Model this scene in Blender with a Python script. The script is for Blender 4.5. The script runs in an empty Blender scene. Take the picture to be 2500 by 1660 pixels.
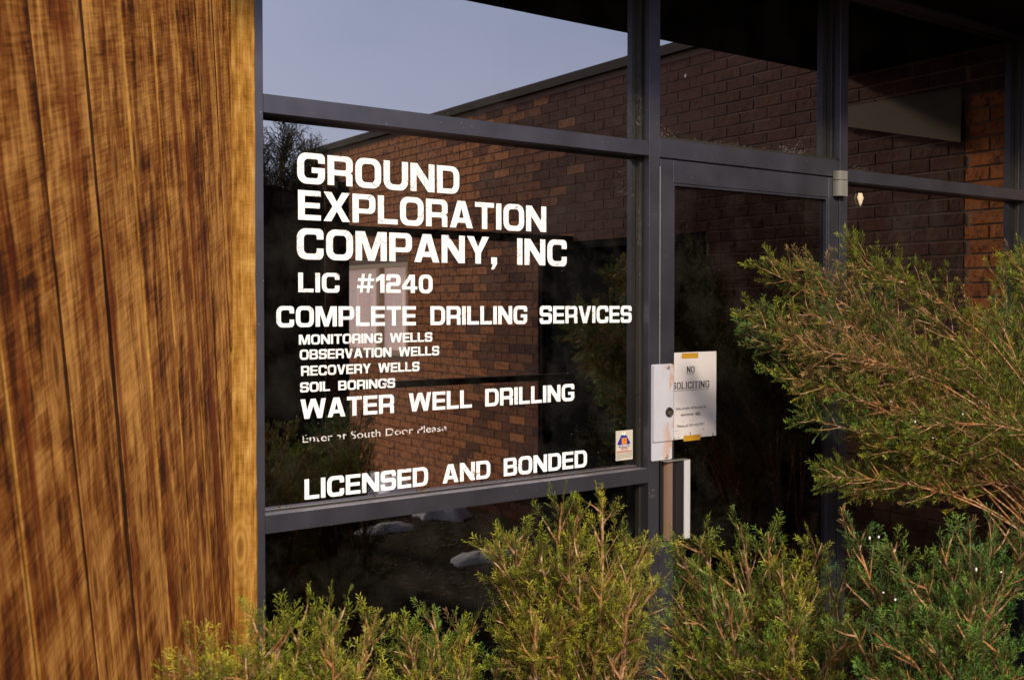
import bpy, bmesh, math, random
import numpy as np
from mathutils import Vector, Matrix

# ------------------------------------------------------------------ camera, sky, sun, exposure
scene = bpy.context.scene
C = scene.collection
cam_d = bpy.data.cameras.new("camera")
cam = bpy.data.objects.new("camera", cam_d)
C.objects.link(cam)
cam_d.sensor_width = 36.0
cam_d.lens = 2519.0 / 2500.0 * 36.0
cam_d.shift_y = -34.2 / 2500.0
cam_d.clip_start = 0.05
cam_d.clip_end = 1000.0
cam.location = (-0.967, -2.432, 1.66)
cam.rotation_euler = (math.radians(90 - 1.2), 0, math.radians(54.8 - 90))
cam_d.dof.use_dof = True
cam_d.dof.focus_distance = 2.75
cam_d.dof.aperture_fstop = 9.0
scene.camera = cam

SUN_EL, SUN_AZ = 30.0, 196.0
world = bpy.data.worlds.new("World")
scene.world = world
world.use_nodes = True
wn = world.node_tree
for n in list(wn.nodes):
    wn.nodes.remove(n)
sky = wn.nodes.new("ShaderNodeTexSky")
sky.sky_type = 'NISHITA'
sky.sun_disc = False
sky.sun_elevation = math.radians(SUN_EL)
sky.sun_rotation = math.radians(SUN_AZ)
sky.air_density = 1.0
sky.dust_density = 3.0
sky.ozone_density = 7.0
bg = wn.nodes.new("ShaderNodeBackground")
bg.inputs[1].default_value = 0.125
wo = wn.nodes.new("ShaderNodeOutputWorld")
wtc = wn.nodes.new("ShaderNodeTexCoord")
wmp = wn.nodes.new("ShaderNodeMapping"); wmp.inputs['Scale'].default_value = (1.0, 1.0, 3.5)
wnz = wn.nodes.new("ShaderNodeTexNoise"); wnz.inputs['Scale'].default_value = 1.6; wnz.inputs['Detail'].default_value = 5
wrp = wn.nodes.new("ShaderNodeMapRange"); wrp.inputs[1].default_value = .3; wrp.inputs[2].default_value = .7; wrp.inputs[3].default_value = .42; wrp.inputs[4].default_value = .78
wmx = wn.nodes.new("ShaderNodeMix"); wmx.data_type = 'RGBA'
wmx.inputs[7].default_value = (6.2, 6.1, 7.9, 1)      # thin high cloud veil
wn.links.new(wtc.outputs['Generated'], wmp.inputs[0]); wn.links.new(wmp.outputs[0], wnz.inputs['Vector'])
wn.links.new(wnz.outputs['Fac'], wrp.inputs[0]); wn.links.new(wrp.outputs[0], wmx.inputs[0])
wn.links.new(sky.outputs[0], wmx.inputs[6])
wn.links.new(wmx.outputs[2], bg.inputs[0])
wn.links.new(bg.outputs[0], wo.inputs[0])

sun_d = bpy.data.lights.new("sun", 'SUN')
sun_d.energy = 3.5
sun_d.angle = math.radians(7)
sun_d.color = (1.0, 0.84, 0.62)
sun = bpy.data.objects.new("sun", sun_d)
C.objects.link(sun)
sx, sy, sz = (math.sin(math.radians(SUN_AZ)) * math.cos(math.radians(SUN_EL)),
              math.cos(math.radians(SUN_AZ)) * math.cos(math.radians(SUN_EL)),
              math.sin(math.radians(SUN_EL)))
sun.rotation_euler = Vector((sx, sy, sz)).to_track_quat('Z', 'Y').to_euler()
scene.view_settings.view_transform = 'Standard'
scene.view_settings.look = 'None'
scene.view_settings.gamma = 1.0
scene.view_settings.use_curve_mapping = False
scene.view_settings.exposure = 0.36
scene.cycles.max_bounces = 8
scene.cycles.transparent_max_bounces = 12

rng = random.Random(11)
nrng = np.random.default_rng(5)

# ------------------------------------------------------------------ helpers
def tag(o, label=None, cat=None, group=None, kind=None):
    if label: o['label'] = label
    if cat: o['category'] = cat
    if group: o['group'] = group
    if kind: o['kind'] = kind
    return o

def empty(name, loc=(0, 0, 0), rot=(0, 0, 0)):
    o = bpy.data.objects.new(name, None)
    o.empty_display_size = 0.1
    C.objects.link(o)
    o.location = loc
    o.rotation_euler = rot
    return o

def link(name, me, mat=None, parent=None):
    o = bpy.data.objects.new(name, me)
    C.objects.link(o)
    if mat is not None and not me.materials:
        me.materials.append(mat)
    if parent is not None:
        o.parent = parent
    return o

def bm_box(bm, x0, x1, y0, y1, z0, z1, bev=0.0):
    r = bmesh.ops.create_cube(bm, size=1.0)
    vs = r['verts']
    for v in vs:
        v.co = Vector((x0 + (v.co.x + .5) * (x1 - x0), y0 + (v.co.y + .5) * (y1 - y0), z0 + (v.co.z + .5) * (z1 - z0)))
    if bev > 0:
        es = list({e for v in vs for e in v.link_edges})
        bmesh.ops.bevel(bm, geom=es, offset=bev, segments=1, profile=.7, affect='EDGES')

def bm_obj(name, bm, mat, parent=None, smooth=False):
    me = bpy.data.meshes.new(name)
    bm.normal_update()
    bm.to_mesh(me)
    bm.free()
    if smooth:
        me.polygons.foreach_set('use_smooth', [True] * len(me.polygons))
    return link(name, me, mat, parent)

def box(name, x0, x1, y0, y1, z0, z1, mat, parent=None, bev=0.0008):
    bm = bmesh.new()
    bm_box(bm, x0, x1, y0, y1, z0, z1, bev)
    return bm_obj(name, bm, mat, parent)

def cyl_bm(bm, p0, p1, r0, r1=None, n=16):
    r1 = r0 if r1 is None else r1
    p0, p1 = Vector(p0), Vector(p1)
    d = p1 - p0
    m = Matrix.Translation((p0 + p1) / 2) @ d.to_track_quat('Z', 'Y').to_matrix().to_4x4()
    bmesh.ops.create_cone(bm, cap_ends=True, segments=n, radius1=r0, radius2=r1, depth=d.length, matrix=m)

# ------------------------------------------------------------------ materials
class NT:
    def __init__(s, name):
        s.m = bpy.data.materials.new(name)
        s.m.use_nodes = True
        s.t = s.m.node_tree
        for n in list(s.t.nodes): s.t.nodes.remove(n)
        s.out = s.n("ShaderNodeOutputMaterial")
    def n(s, typ, **kw):
        x = s.t.nodes.new(typ)
        for k, v in kw.items():
            if isinstance(k, str) and hasattr(x, k): setattr(x, k, v)
        return x
    def l(s, a, b): s.t.links.new(a, b)
    def coords(s, scale=(1, 1, 1), out='Object', rand=False, rot=(0, 0, 0)):
        tc = s.n("ShaderNodeTexCoord")
        mp = s.n("ShaderNodeMapping")
        mp.inputs['Scale'].default_value = scale
        mp.inputs['Rotation'].default_value = rot
        src = tc.outputs[out]
        if rand:
            oi = s.n("ShaderNodeObjectInfo")
            va = s.n("ShaderNodeVectorMath", operation='ADD')
            mu = s.n("ShaderNodeMath", operation='MULTIPLY'); mu.inputs[1].default_value = 37.0
            s.l(oi.outputs['Random'], mu.inputs[0])
            s.l(src, va.inputs[0]); s.l(mu.outputs[0], va.inputs[1])
            src = va.outputs[0]
        s.l(src, mp.inputs[0])
        return mp.outputs[0]
    def noise(s, vec, scale=5, detail=4, rough=.55, dist=0.0):
        x = s.n("ShaderNodeTexNoise")
        x.inputs['Scale'].default_value = scale
        x.inputs['Detail'].default_value = detail
        x.inputs['Roughness'].default_value = rough
        x.inputs['Distortion'].default_value = dist
        s.l(vec, x.inputs['Vector'])
        return x.outputs['Fac']
    def ramp(s, fac, stops, interp='LINEAR'):
        r = s.n("ShaderNodeValToRGB")
        r.color_ramp.interpolation = interp
        e = r.color_ramp.elements
        while len(e) > 1: e.remove(e[0])
        e[0].position = stops[0][0]; e[0].color = (*stops[0][1], 1) if len(stops[0][1]) == 3 else stops[0][1]
        for p, c in stops[1:]:
            k = e.new(p); k.color = (*c, 1)
        s.l(fac, r.inputs[0])
        return r.outputs[0]
    def mix(s, fac, a, b, mode='MIX'):
        x = s.n("ShaderNodeMix", data_type='RGBA', blend_type=mode)
        for sock, v in ((x.inputs[0], fac), (x.inputs[6], a), (x.inputs[7], b)):
            if isinstance(v, (int, float)): sock.default_value = v
            elif isinstance(v, tuple): sock.default_value = (*v, 1) if len(v) == 3 else v
            else: s.l(v, sock)
        return x.outputs[2]
    def math(s, op, a, b=0.0, clamp=False):
        x = s.n("ShaderNodeMath", operation=op); x.use_clamp = clamp
        for sock, v in ((x.inputs[0], a), (x.inputs[1], b)):
            if isinstance(v, (int, float)): sock.default_value = v
            else: s.l(v, sock)
        return x.outputs[0]
    def bsdf(s, col=(.5, .5, .5), rough=.6, metal=0.0, spec=.5, bump=None, bstr=.3, bdist=.002):
        p = s.n("ShaderNodeBsdfPrincipled")
        for k, v in (('Base Color', col), ('Roughness', rough), ('Metallic', metal), ('Specular IOR Level', spec)):
            if isinstance(v, (int, float)): p.inputs[k].default_value = v
            elif isinstance(v, tuple): p.inputs[k].default_value = (*v, 1)
            else: s.l(v, p.inputs[k])
        if bump is not None:
            b = s.n("ShaderNodeBump"); b.inputs['Strength'].default_value = bstr; b.inputs['Distance'].default_value = bdist
            s.l(bump, b.inputs['Height']); s.l(b.outputs[0], p.inputs['Normal'])
        return p
    def done(s, sh):
        s.l(sh if not hasattr(sh, 'outputs') else sh.outputs[0], s.out.inputs[0])
        return s.m

BW = ((0, (0, 0, 0)), (1, (1, 1, 1)))

def wood_material(name, dark, mid, light, saw=0.5, blotch=0.6, red=1.0, amp=1.0):
    t = NT(name)
    v_grain = t.coords((48, 1.1, 48), rand=True)
    v_fine = t.coords((260, 7, 260), rand=True)
    v_blot = t.coords((15, 3.6, 15), rand=True)
    v_mot = t.coords((55, 15, 55), rand=True)
    v_saw = t.coords((14, 240, 14), rand=True, rot=(0, 0, math.radians(22)))
    v_band = t.coords((5, 16, 5), rand=True, rot=(0, 0, math.radians(42)))
    v_fib = t.coords((34, 520, 34), rand=True)
    g = t.noise(v_grain, 1.0, 5, .6, 1.2)
    f = t.noise(v_fine, 1.0, 3, .7)
    b = t.noise(v_blot, 1.0, 4, .62, .8)
    sw = t.noise(v_saw, 1.0, 2, .6)
    band = t.noise(v_band, 1.0, 3, .55, .5)
    mot = t.noise(v_mot, 1.0, 3, .6)
    fib = t.noise(v_fib, 1.0, 2, .6)
    oi = t.n("ShaderNodeObjectInfo")
    terms = ((g, .60 * amp), (b, blotch), (f, .50 * amp), (mot, .55), (fib, .17), (sw, .34 * saw), (band, .48 * saw), (oi.outputs['Random'], .16))
    a = None
    for x, w in terms:
        q = t.math('MULTIPLY', t.math('SUBTRACT', x, .5), w * 1.25)
        a = q if a is None else t.math('ADD', a, q)
    a = t.math('ADD', a, .5)
    c = t.ramp(a, ((.20, dark), (.43, mid), (.63, light), (.86, tuple(min(1, q * 1.5) for q in light))))
    # redder heartwood streaks
    v_red = t.coords((14, .9, 14), rand=True)
    r = t.noise(v_red, 1.3, 3, .5, .6)
    c = t.mix(t.ramp(r, ((.56, (0, 0, 0)), (.68, (.7 * red, .7 * red, .7 * red)))), c, (mid[0] * .62, mid[1] * .33, mid[2] * .3))
    # knots: stretched cells with rings
    v_k = t.coords((4.6, 1.5, 4.6), rand=True)
    vo = t.n("ShaderNodeTexVoronoi", voronoi_dimensions='2D'); vo.inputs['Scale'].default_value = 1.0; t.l(v_k, vo.inputs['Vector'])
    kd = vo.outputs['Distance']
    ring = t.math('SINE', t.math('MULTIPLY', kd, 150.0))
    kmask = t.ramp(kd, ((.06, (1, 1, 1)), (.17, (0, 0, 0))))
    kcore = t.ramp(kd, ((.012, (1, 1, 1)), (.045, (0, 0, 0))))
    ringc = t.mix(t.math('MULTIPLY', t.math('ADD', ring, 1.0), .5), mid, light)
    c = t.mix(t.math('MULTIPLY', kmask, .55), c, ringc)
    c = t.mix(t.math('MULTIPLY', kcore, .75), c, dark)
    h = t.math('ADD', t.math('MULTIPLY', f, .5), t.math('ADD', t.math('MULTIPLY', g, .8), t.math('MULTIPLY', fib, .35)))
    return t.done(t.bsdf(c, .85, spec=.15, bump=h, bstr=.5, bdist=.0022))

M = {}
M['cedar'] = wood_material('stained_cedar', (.060, .014, .002), (.32, .100, .013), (.60, .275, .060), saw=1.0, blotch=.85, amp=.95)
M['plank_edge'] = wood_material('shaded_edge', (.008, .004, .002), (.02, .008, .003), (.05, .02, .008), saw=.1)  # shade of the seams painted dark on the plank side faces
M['cedar_trim'] = wood_material('trim_cedar', (.10, .038, .005), (.285, .135, .022), (.42, .24, .066), saw=.35, blotch=.35, red=.15, amp=.85)
M['dark_timber'] = wood_material('dark_timber', (.006, .004, .003), (.012, .008, .006), (.03, .018, .01), saw=.1)
M['brown_timber'] = wood_material('brown_timber', (.02, .009, .004), (.05, .022, .01), (.09, .045, .02), saw=.1)

def bronze(name, base=(.066, .066, .085), rough=.42):
    t = NT(name)
    v = t.coords((1, 1, 1))
    big = t.noise(v, 7, 3, .6)
    v2 = t.coords((300, 300, 12))
    br = t.noise(v2, 1, 2, .5)
    c = t.mix(t.ramp(big, ((.3, (0, 0, 0)), (.75, (1, 1, 1)))), base, tuple(q * 1.45 for q in base))
    c = t.mix(t.math('MULTIPLY', br, .25), c, tuple(q * 1.6 for q in base))
    # dust specks
    vo = t.n("ShaderNodeTexVoronoi"); vo.inputs['Scale'].default_value = 55.0; t.l(v, vo.inputs['Vector'])
    sp = t.ramp(vo.outputs['Distance'], ((.045, (1, 1, 1)), (.075, (0, 0, 0))))
    ms = t.ramp(t.noise(v, 23, 2, .5), ((.50, (0, 0, 0)), (.54, (1, 1, 1))))
    c = t.mix(t.math('MULTIPLY', sp, ms), c, (.5, .48, .46))
    # dust on upward faces (settled dirt, wear)
    ge = t.n("ShaderNodeNewGeometry"); sx_ = t.n("ShaderNodeSeparateXYZ"); t.l(ge.outputs['True Normal'], sx_.inputs[0])
    upm = t.math('MULTIPLY', t.ramp(sx_.outputs[2], ((.7, (0, 0, 0)), (.95, (1, 1, 1)))), t.ramp(t.noise(t.coords((9, 160, 9)), 1, 3, .6), ((.3, (.5, .5, .5)), (.6, (1, 1, 1)))))
    c = t.mix(upm, c, (.42, .40, .45))
    r = t.math('ADD', t.math('MULTIPLY', big, .2), rough - .1)
    return t.done(t.bsdf(c, r, metal=.75, spec=.4, bump=br, bstr=.05, bdist=.0005))
M['bronze'] = bronze('bronze_aluminium')
M['bronze_dark'] = bronze('bronze_aluminium_stop', (.045, .042, .038), .5)

def glass(name, tint, ior, wave=0.0):
    t = NT(name)
    fr = t.n("ShaderNodeFresnel"); fr.inputs['IOR'].default_value = ior
    tr = t.n("ShaderNodeBsdfTransparent"); tr.inputs[0].default_value = (*tint, 1)
    gl = t.n("ShaderNodeBsdfGlossy"); gl.inputs['Roughness'].default_value = 0.0
    gl.inputs['Color'].default_value = (1, 1, 1, 1)
    if wave > 0:
        v = t.coords((1.0, 1.0, 1.0))
        h = t.noise(v, 2.2, 1, .4)
        b = t.n("ShaderNodeBump"); b.inputs['Strength'].default_value = 1.0; b.inputs['Distance'].default_value = wave
        t.l(h, b.inputs['Height']); t.l(b.outputs[0], gl.inputs['Normal'])
    mx = t.n("ShaderNodeMixShader")
    t.l(fr.outputs[0], mx.inputs[0]); t.l(tr.outputs[0], mx.inputs[1]); t.l(gl.outputs[0], mx.inputs[2])
    # thin dust film
    df = t.n("ShaderNodeBsdfDiffuse"); df.inputs[0].default_value = (.35, .33, .30, 1)
    v = t.coords((1, 1, 1))
    d1 = t.ramp(t.noise(v, 6, 5, .7), ((.45, (0, 0, 0)), (.9, (.05, .05, .05))))
    vo = t.n("ShaderNodeTexVoronoi"); vo.inputs['Scale'].default_value = 45; t.l(v, vo.inputs['Vector'])
    sp = t.ramp(vo.outputs['Distance'], ((.03, (.8, .8, .8)), (.05, (0, 0, 0))))
    ms = t.ramp(t.noise(v, 17, 2, .5), ((.6, (0, 0, 0)), (.64, (1, 1, 1))))
    d = t.math('MAXIMUM', d1, t.math('MULTIPLY', sp, ms))
    m2 = t.n("ShaderNodeMixShader")
    t.l(d, m2.inputs[0]); t.l(mx.outputs[0], m2.inputs[1]); t.l(df.outputs[0], m2.inputs[2])
    return t.done(m2)
M['glass'] = glass('tinted_glass', (.13, .12, .115), 4.4, 0.00012)
M['door_glass'] = glass('door_glass', (.13, .12, .115), 2.1, 0.0009)
M['low_glass'] = glass('lower_glass', (.13, .12, .115), 2.1, 0.0004)

def plain(name, col, rough=.6, metal=0.0, spec=.5, var=0.0, vscale=20, bump=0.0):
    t = NT(name)
    c = col; bmp = None
    if var > 0:
        n = t.noise(t.coords((1, 1, 1)), vscale, 5, .65)
        c = t.mix(n, tuple(q * (1 - var) for q in col), tuple(min(1, q * (1 + var)) for q in col))
        if bump: bmp = n
    return t.done(t.bsdf(c, rough, metal, spec, bump=bmp, bstr=bump or .1, bdist=.004))

def vinyl():
    t = NT('white_vinyl')
    v = t.coords((1, 1, 1))
    vo = t.n("ShaderNodeTexVoronoi", feature='DISTANCE_TO_EDGE'); vo.inputs['Scale'].default_value = 21
    nz = t.n("ShaderNodeTexNoise"); nz.inputs['Scale'].default_value = 9; t.l(v, nz.inputs['Vector'])
    va = t.n("ShaderNodeVectorMath", operation='MULTIPLY_ADD')
    t.l(nz.outputs['Color'], va.inputs[0]); va.inputs[1].default_value = (.07, .07, .07); t.l(v, va.inputs[2])
    t.l(va.outputs[0], vo.inputs['Vector'])
    crack = t.ramp(vo.outputs['Distance'], ((.006, (1, 1, 1)), (.016, (0, 0, 0))))
    mask = t.ramp(t.noise(v, 12, 2, .5), ((.47, (0, 0, 0)), (.53, (1, 1, 1))))
    c = t.mix(t.math('MULTIPLY', crack, mask), (.88, .88, .90), (.25, .24, .25))
    return t.done(t.bsdf(c, .45, spec=.3))
M['vinyl'] = vinyl()
def worn_print(name, col, lo=.42, hi=.5, scale=90):
    t = NT(name)
    n = t.noise(t.coords((1, 1, 1)), scale, 2, .5)
    f = t.ramp(n, ((lo, (0, 0, 0)), (hi, (1, 1, 1))))
    tr = t.n("ShaderNodeBsdfTransparent")
    b = t.bsdf(col, .6)
    mx = t.n("ShaderNodeMixShader"); t.l(f, mx.inputs[0]); t.l(tr.outputs[0], mx.inputs[1]); t.l(b.outputs[0], mx.inputs[2])
    return t.done(mx)
M['worn'] = worn_print('worn_lettering', (.65, .62, .63), .42, .47, 80)
M['ink'] = plain('black_ink', (.012, .012, .014), .7)
M['faint_ink'] = plain('grey_ink', (.03, .03, .035), .7)
M['gold_tape'] = plain('aged_yellow_tape', (.42, .23, .02), .35, var=.2, vscale=60)
M['blue_ink'] = plain('blue_ink', (.01, .02, .22), .5)
M['orange_ink'] = plain('orange_ink', (.75, .30, .02), .5)
M['red_ink'] = plain('red_ink', (.45, .07, .03), .5)
M['decal'] = plain('cream_decal', (.50, .46, .40), .5, var=.05)
M['white_ink'] = plain('white_ink', (.75, .75, .75), .5)

def paper():
    t = NT('sign_paper')
    v = t.coords((1, 1, 1))
    c = t.mix(t.noise(v, 8, 3, .5), (.50, .47, .48), (.58, .55, .57))
    # mildew spots near the bottom of the sheet
    tc = t.n("ShaderNodeTexCoord"); s = t.n("ShaderNodeSeparateXYZ"); t.l(tc.outputs['Object'], s.inputs[0])
    low = t.ramp(s.outputs[2], ((.02, (1, 1, 1)), (.075, (0, 0, 0))))
    sp = t.ramp(t.noise(v, 95, 2, .5), ((.62, (0, 0, 0)), (.67, (1, 1, 1))))
    c = t.mix(t.math('MULTIPLY', low, sp), c, (.12, .09, .02))
    return t.done(t.bsdf(c, .7, spec=.2))
M['paper'] = paper()

def plate_metal():
    t = NT('latch_guard_paint')
    v = t.coords((1, 1, 1))
    c = t.mix(t.noise(v, 14, 4, .6), (.40, .41, .50), (.55, .56, .64))
    rs = t.noise(t.coords((26, 26, 10)), 1, 4, .6)
    tc = t.n("ShaderNodeTexCoord"); s = t.n("ShaderNodeSeparateXYZ"); t.l(tc.outputs['Object'], s.inputs[0])
    right = t.ramp(s.outputs[0], ((.035, (0, 0, 0)), (.075, (1, 1, 1))))
    m = t.math('MULTIPLY', t.ramp(rs, ((.50, (0, 0, 0)), (.60, (.8, .8, .8)))), right)
    m2 = t.ramp(t.noise(v, 22, 3, .5), ((.66, (0, 0, 0)), (.72, (.6, .6, .6))))
    c = t.mix(t.math('MAXIMUM', m, m2), c, (.48, .25, .12))
    return t.done(t.bsdf(c, .5, metal=.1, spec=.4, bump=rs, bstr=.1, bdist=.001))
M['plate'] = plate_metal()
M['rivet'] = plain('rivet', (.34, .27, .27), .45, metal=.5, var=.3, vscale=200)
M['lock'] = plain('lock_metal', (.16, .13, .14), .3, metal=.9)
M['keyway'] = plain('brass_key_core', (.55, .48, .38), .3, metal=.9)
M['black'] = plain('black_gap', (.004, .004, .004), .8)
M['polished'] = plain('polished_aluminium', (.62, .60, .60), .12, metal=1.0, var=.05)
M['satin'] = plain('satin_aluminium', (.66, .66, .72), .45, metal=.35, var=.06)
M['pull_dark'] = plain('dark_pull_face', (.03, .027, .03), .25, metal=.5)
M['pull_tan'] = plain('reflected_wood_strip', (.24, .155, .11), .35, metal=.4, var=.15, vscale=30)  # tan reflection of the wood wall put into the strip's colour
M['pivot'] = plain('pivot_cover', (.23, .23, .21), .45, metal=.35, var=.12)

def brick_mat(name, cols):
    t = NT(name)
    oi = t.n("ShaderNodeObjectInfo"); ge = t.n("ShaderNodeNewGeometry")
    r = t.math('FRACT', t.math('ADD', t.math('MULTIPLY', oi.outputs['Random'], 1.0), ge.outputs['Random Per Island']))
    n = t.noise(t.coords((1, 1, 1), rand=True), 24, 6, .7)
    n2 = t.noise(t.coords((1, 1, 1), rand=True), 70, 4, .6)
    c = t.ramp(r, tuple((i / (len(cols) - 1), q) for i, q in enumerate(cols)))
    c = t.mix(t.ramp(n, ((.50, (0, 0, 0)), (.64, (.8, .8, .8)))), c, (.020, .012, .012))
    c = t.mix(t.math('MULTIPLY', n2, .3), c, (.15, .085, .06))
    return t.done(t.bsdf(c, .9, spec=.15, bump=n, bstr=.9, bdist=.008))
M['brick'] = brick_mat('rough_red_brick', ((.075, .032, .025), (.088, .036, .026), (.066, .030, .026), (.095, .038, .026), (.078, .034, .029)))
M['brick_part_lit'] = brick_mat('part_lit_brick', ((.20, .080, .042), (.26, .10, .048), (.17, .068, .04)))  # halfway step between the shaded and the sunlit brick colour
M['brick_sunlit'] = brick_mat('sunlit_brick', ((.48, .18, .065), (.56, .21, .075), (.42, .155, .06)))  # sunlight on the far wall painted as a lighter brick copy
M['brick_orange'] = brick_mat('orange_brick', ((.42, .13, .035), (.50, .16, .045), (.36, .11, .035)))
M['mortar'] = plain('mortar', (.19, .115, .078), .95, var=.15, vscale=30)
M['coping'] = plain('dark_coping', (.022, .013, .014), .75, spec=.15)
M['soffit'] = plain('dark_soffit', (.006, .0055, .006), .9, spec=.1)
M['interior_dark'] = plain('interior_dark', (.02, .018, .018), .9)
M['light_patch'] = plain('light_patch', (.085, .060, .033), .8, var=.12, vscale=12)  # colour of the light patch painted beside the storefront
def glow_curtain():
    t = NT('glow_curtain')
    n = t.noise(t.coords((3, 3, 60)), 1, 3, .6)
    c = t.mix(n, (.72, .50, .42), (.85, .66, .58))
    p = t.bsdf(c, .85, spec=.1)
    t.l(c, p.inputs['Emission Color']); p.inputs['Emission Strength'].default_value = .55  # glow added to brighten the curtain, no lamp behind it
    return t.done(p)
M['curtain'] = glow_curtain()
M['win_frame'] = plain('tan_window_frame', (.50, .36, .22), .6)
M['door_dark'] = plain('dark_door_paint', (.004, .004, .0045), .8, spec=.04)
M['cloth_glass'] = M['glass']
M['web'] = plain('spider_silk', (.26, .22, .20), .9, spec=.1)
M['cocoon'] = plain('pale_cocoon', (.62, .52, .38), .9, var=.35, vscale=150)
M['bark'] = None
def soil():
    t = NT('winter_soil')
    v = t.coords((1, 1, 1))
    a = t.noise(v, 3, 8, .7); b = t.noise(v, 40, 5, .7)
    c = t.mix(a, (.025, .017, .010), (.07, .05, .03))
    c = t.mix(t.math('MULTIPLY', b, .5), c, (.14, .11, .06))
    return t.done(t.bsdf(c, .95, spec=.1, bump=b, bstr=.8, bdist=.03))
M['soil'] = soil()
M['snow'] = plain('old_snow', (.74, .72, .74), .8, var=.28, vscale=26, bump=.9)

def leaf_mat():
    t = NT('juniper_foliage')
    at = t.n("ShaderNodeAttribute", attribute_name='col')
    n = t.noise(t.coords((1, 1, 1)), 180, 2, .5)
    c = t.mix(t.math('MULTIPLY', n, .15), at.outputs['Color'], (.20, .15, .02), 'MIX')
    p = t.bsdf(c, .55, spec=.3)
    tl = t.n("ShaderNodeBsdfTranslucent"); t.l(c, tl.inputs[0])
    mx = t.n("ShaderNodeMixShader"); mx.inputs[0].default_value = .06
    t.l(p.outputs[0], mx.inputs[1]); t.l(tl.outputs[0], mx.inputs[2])
    return t.done(mx)
M['leaf'] = leaf_mat()
def bark():
    t = NT('juniper_bark')
    v = t.coords((60, 60, 60))
    a = t.noise(v, 1, 4, .6)
    b = t.noise(t.coords((1, 1, 1)), 9, 3, .6)
    c = t.ramp(a, ((.3, (.10, .04, .015)), (.5, (.30, .15, .065)), (.7, (.62, .44, .31))))
    c = t.mix(t.ramp(b, ((.45, (0, 0, 0)), (.65, (.7, .7, .7)))), c, (.45, .19, .06))
    return t.done(t.bsdf(c, .8, spec=.2, bump=a, bstr=.5, bdist=.002))
M['bark'] = bark()

# ------------------------------------------------------------------ ground
def sheet(name, x0, x1, y0, y1, z, nx, ny, mat, fn=None):
    xs = np.linspace(x0, x1, nx); ys = np.linspace(y0, y1, ny)
    vs = [(x, y, z + (fn(x, y) if fn else 0)) for y in ys for x in xs]
    fs = [(j * nx + i, j * nx + i + 1, (j + 1) * nx + i + 1, (j + 1) * nx + i) for j in range(ny - 1) for i in range(nx - 1)]
    me = bpy.data.meshes.new(name); me.from_pydata(vs, [], fs); me.update()
    return link(name, me, mat)
g = sheet('ground', -400, 400, -400, 400, 0.0, 3, 3, M['soil'])
tag(g, kind='structure')

def snow_patch(cx_, cy_, rx, ry, h, seed):
    r = random.Random(seed); n, m = 26, 7
    vs = [(cx_, cy_, h)]; fs = []
    ph = [r.uniform(0, 6.28) for _ in range(4)]
    for j in range(1, m + 1):
        q = j / m
        for i in range(n):
            a = 2 * math.pi * i / n
            w = 1 + .22 * math.sin(2 * a + ph[0]) + .16 * math.sin(5 * a + ph[1]) + .08 * math.sin(9 * a + ph[2])
            vs.append((cx_ + rx * q * w * math.cos(a), cy_ + ry * q * w * math.sin(a),
                       h * (1 - q ** 2.5) * (1 + .25 * r.uniform(-1, 1)) - .004 * (j == m)))
    for i in range(n):
        fs.append((0, 1 + i, 1 + (i + 1) % n))
    for j in range(m - 1):
        for i in range(n):
            a, b = 1 + j * n + i, 1 + j * n + (i + 1) % n
            fs.append((a, a + n, b + n, b))
    me = bpy.data.meshes.new('snow_patch'); me.from_pydata(vs, [], fs); me.update()
    me.polygons.foreach_set('use_smooth', [True] * len(me.polygons))
    o = link('snow_patch', me, M['snow'])
    return o
for i, (a, b, c, d, h, lab) in enumerate([
        (3.15, -5.25, .30, .42, .20, 'largest patch of old snow on the ground beside the brick wall'),
        (2.83, -4.72, .22, .17, .12, 'rounded lump of snow just left of the largest patch'),
        (3.22, -4.35, .20, .22, .12, 'snow heaped against the foot of the brick wall past the service doors'),
        (2.62, -4.15, .20, .12, .05, 'small scrap of melting snow on dark soil before the timber frame'),
        (2.75, -3.05, .22, .15, .05, 'smallest scrap of snow on dark soil under the timber beam'),
        (3.1, -6.3, .5, .5, .12, 'patch of snow at the far end of the brick wall')]):
    tag(snow_patch(a, b, c, d, h, i), lab, 'snow', 'snow patches on the ground')

# leaf litter and bark mulch on the soil of the planting bed
lv, lf = [], []
for k in range(5200):
    x_, y_ = rng.uniform(-1.2, 3.5), rng.uniform(-6.5, -.02)
    a_ = rng.uniform(0, 6.28); w_ = rng.uniform(.006, .016); l_ = rng.uniform(.012, .035); t_ = rng.uniform(0, .012)
    dx, dy = math.cos(a_), math.sin(a_)
    o_ = len(lv)
    for (u, v, q) in ((-l_, 0, 0), (0, -w_, t_), (l_, 0, .003), (0, w_, t_ * .4)):
        lv.append((x_ + u * dx - v * dy, y_ + u * dy + v * dx, .005 + q))
    lf.append((o_, o_ + 1, o_ + 2, o_ + 3))
me = bpy.data.meshes.new('leaf_litter'); me.from_pydata(lv, [], lf); me.update()
tag(link('leaf_litter', me, plain('dry_leaf', (.16, .10, .05), .9, var=.5, vscale=3)), 'dry brown leaf litter scattered over the planting bed', 'leaf litter', kind='stuff')

# ------------------------------------------------------------------ storefront
store = tag(empty('storefront', (0, 0, 0)), 'bronze framed storefront with dark tinted glass, white lettering and a glass door', 'storefront')
D = 0.114          # frame depth
GY = 0.052         # glass face
def mem(name, x0, x1, z0, z1, y0=0.0, y1=D, parent=store, mat=None, bev=.0009):
    return box(name, x0, x1, y0, y1, z0, z1, mat or M['bronze'], parent, bev)
TOPZ = 2.850
mull = [(-0.046, 0.0), (1.281, 1.3265), (2.2335, 2.279), (3.540, 3.586)]
for (a, b) in mull:
    mem('mullion', a, b, 0.0, TOPZ, -.0015, D)
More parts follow.
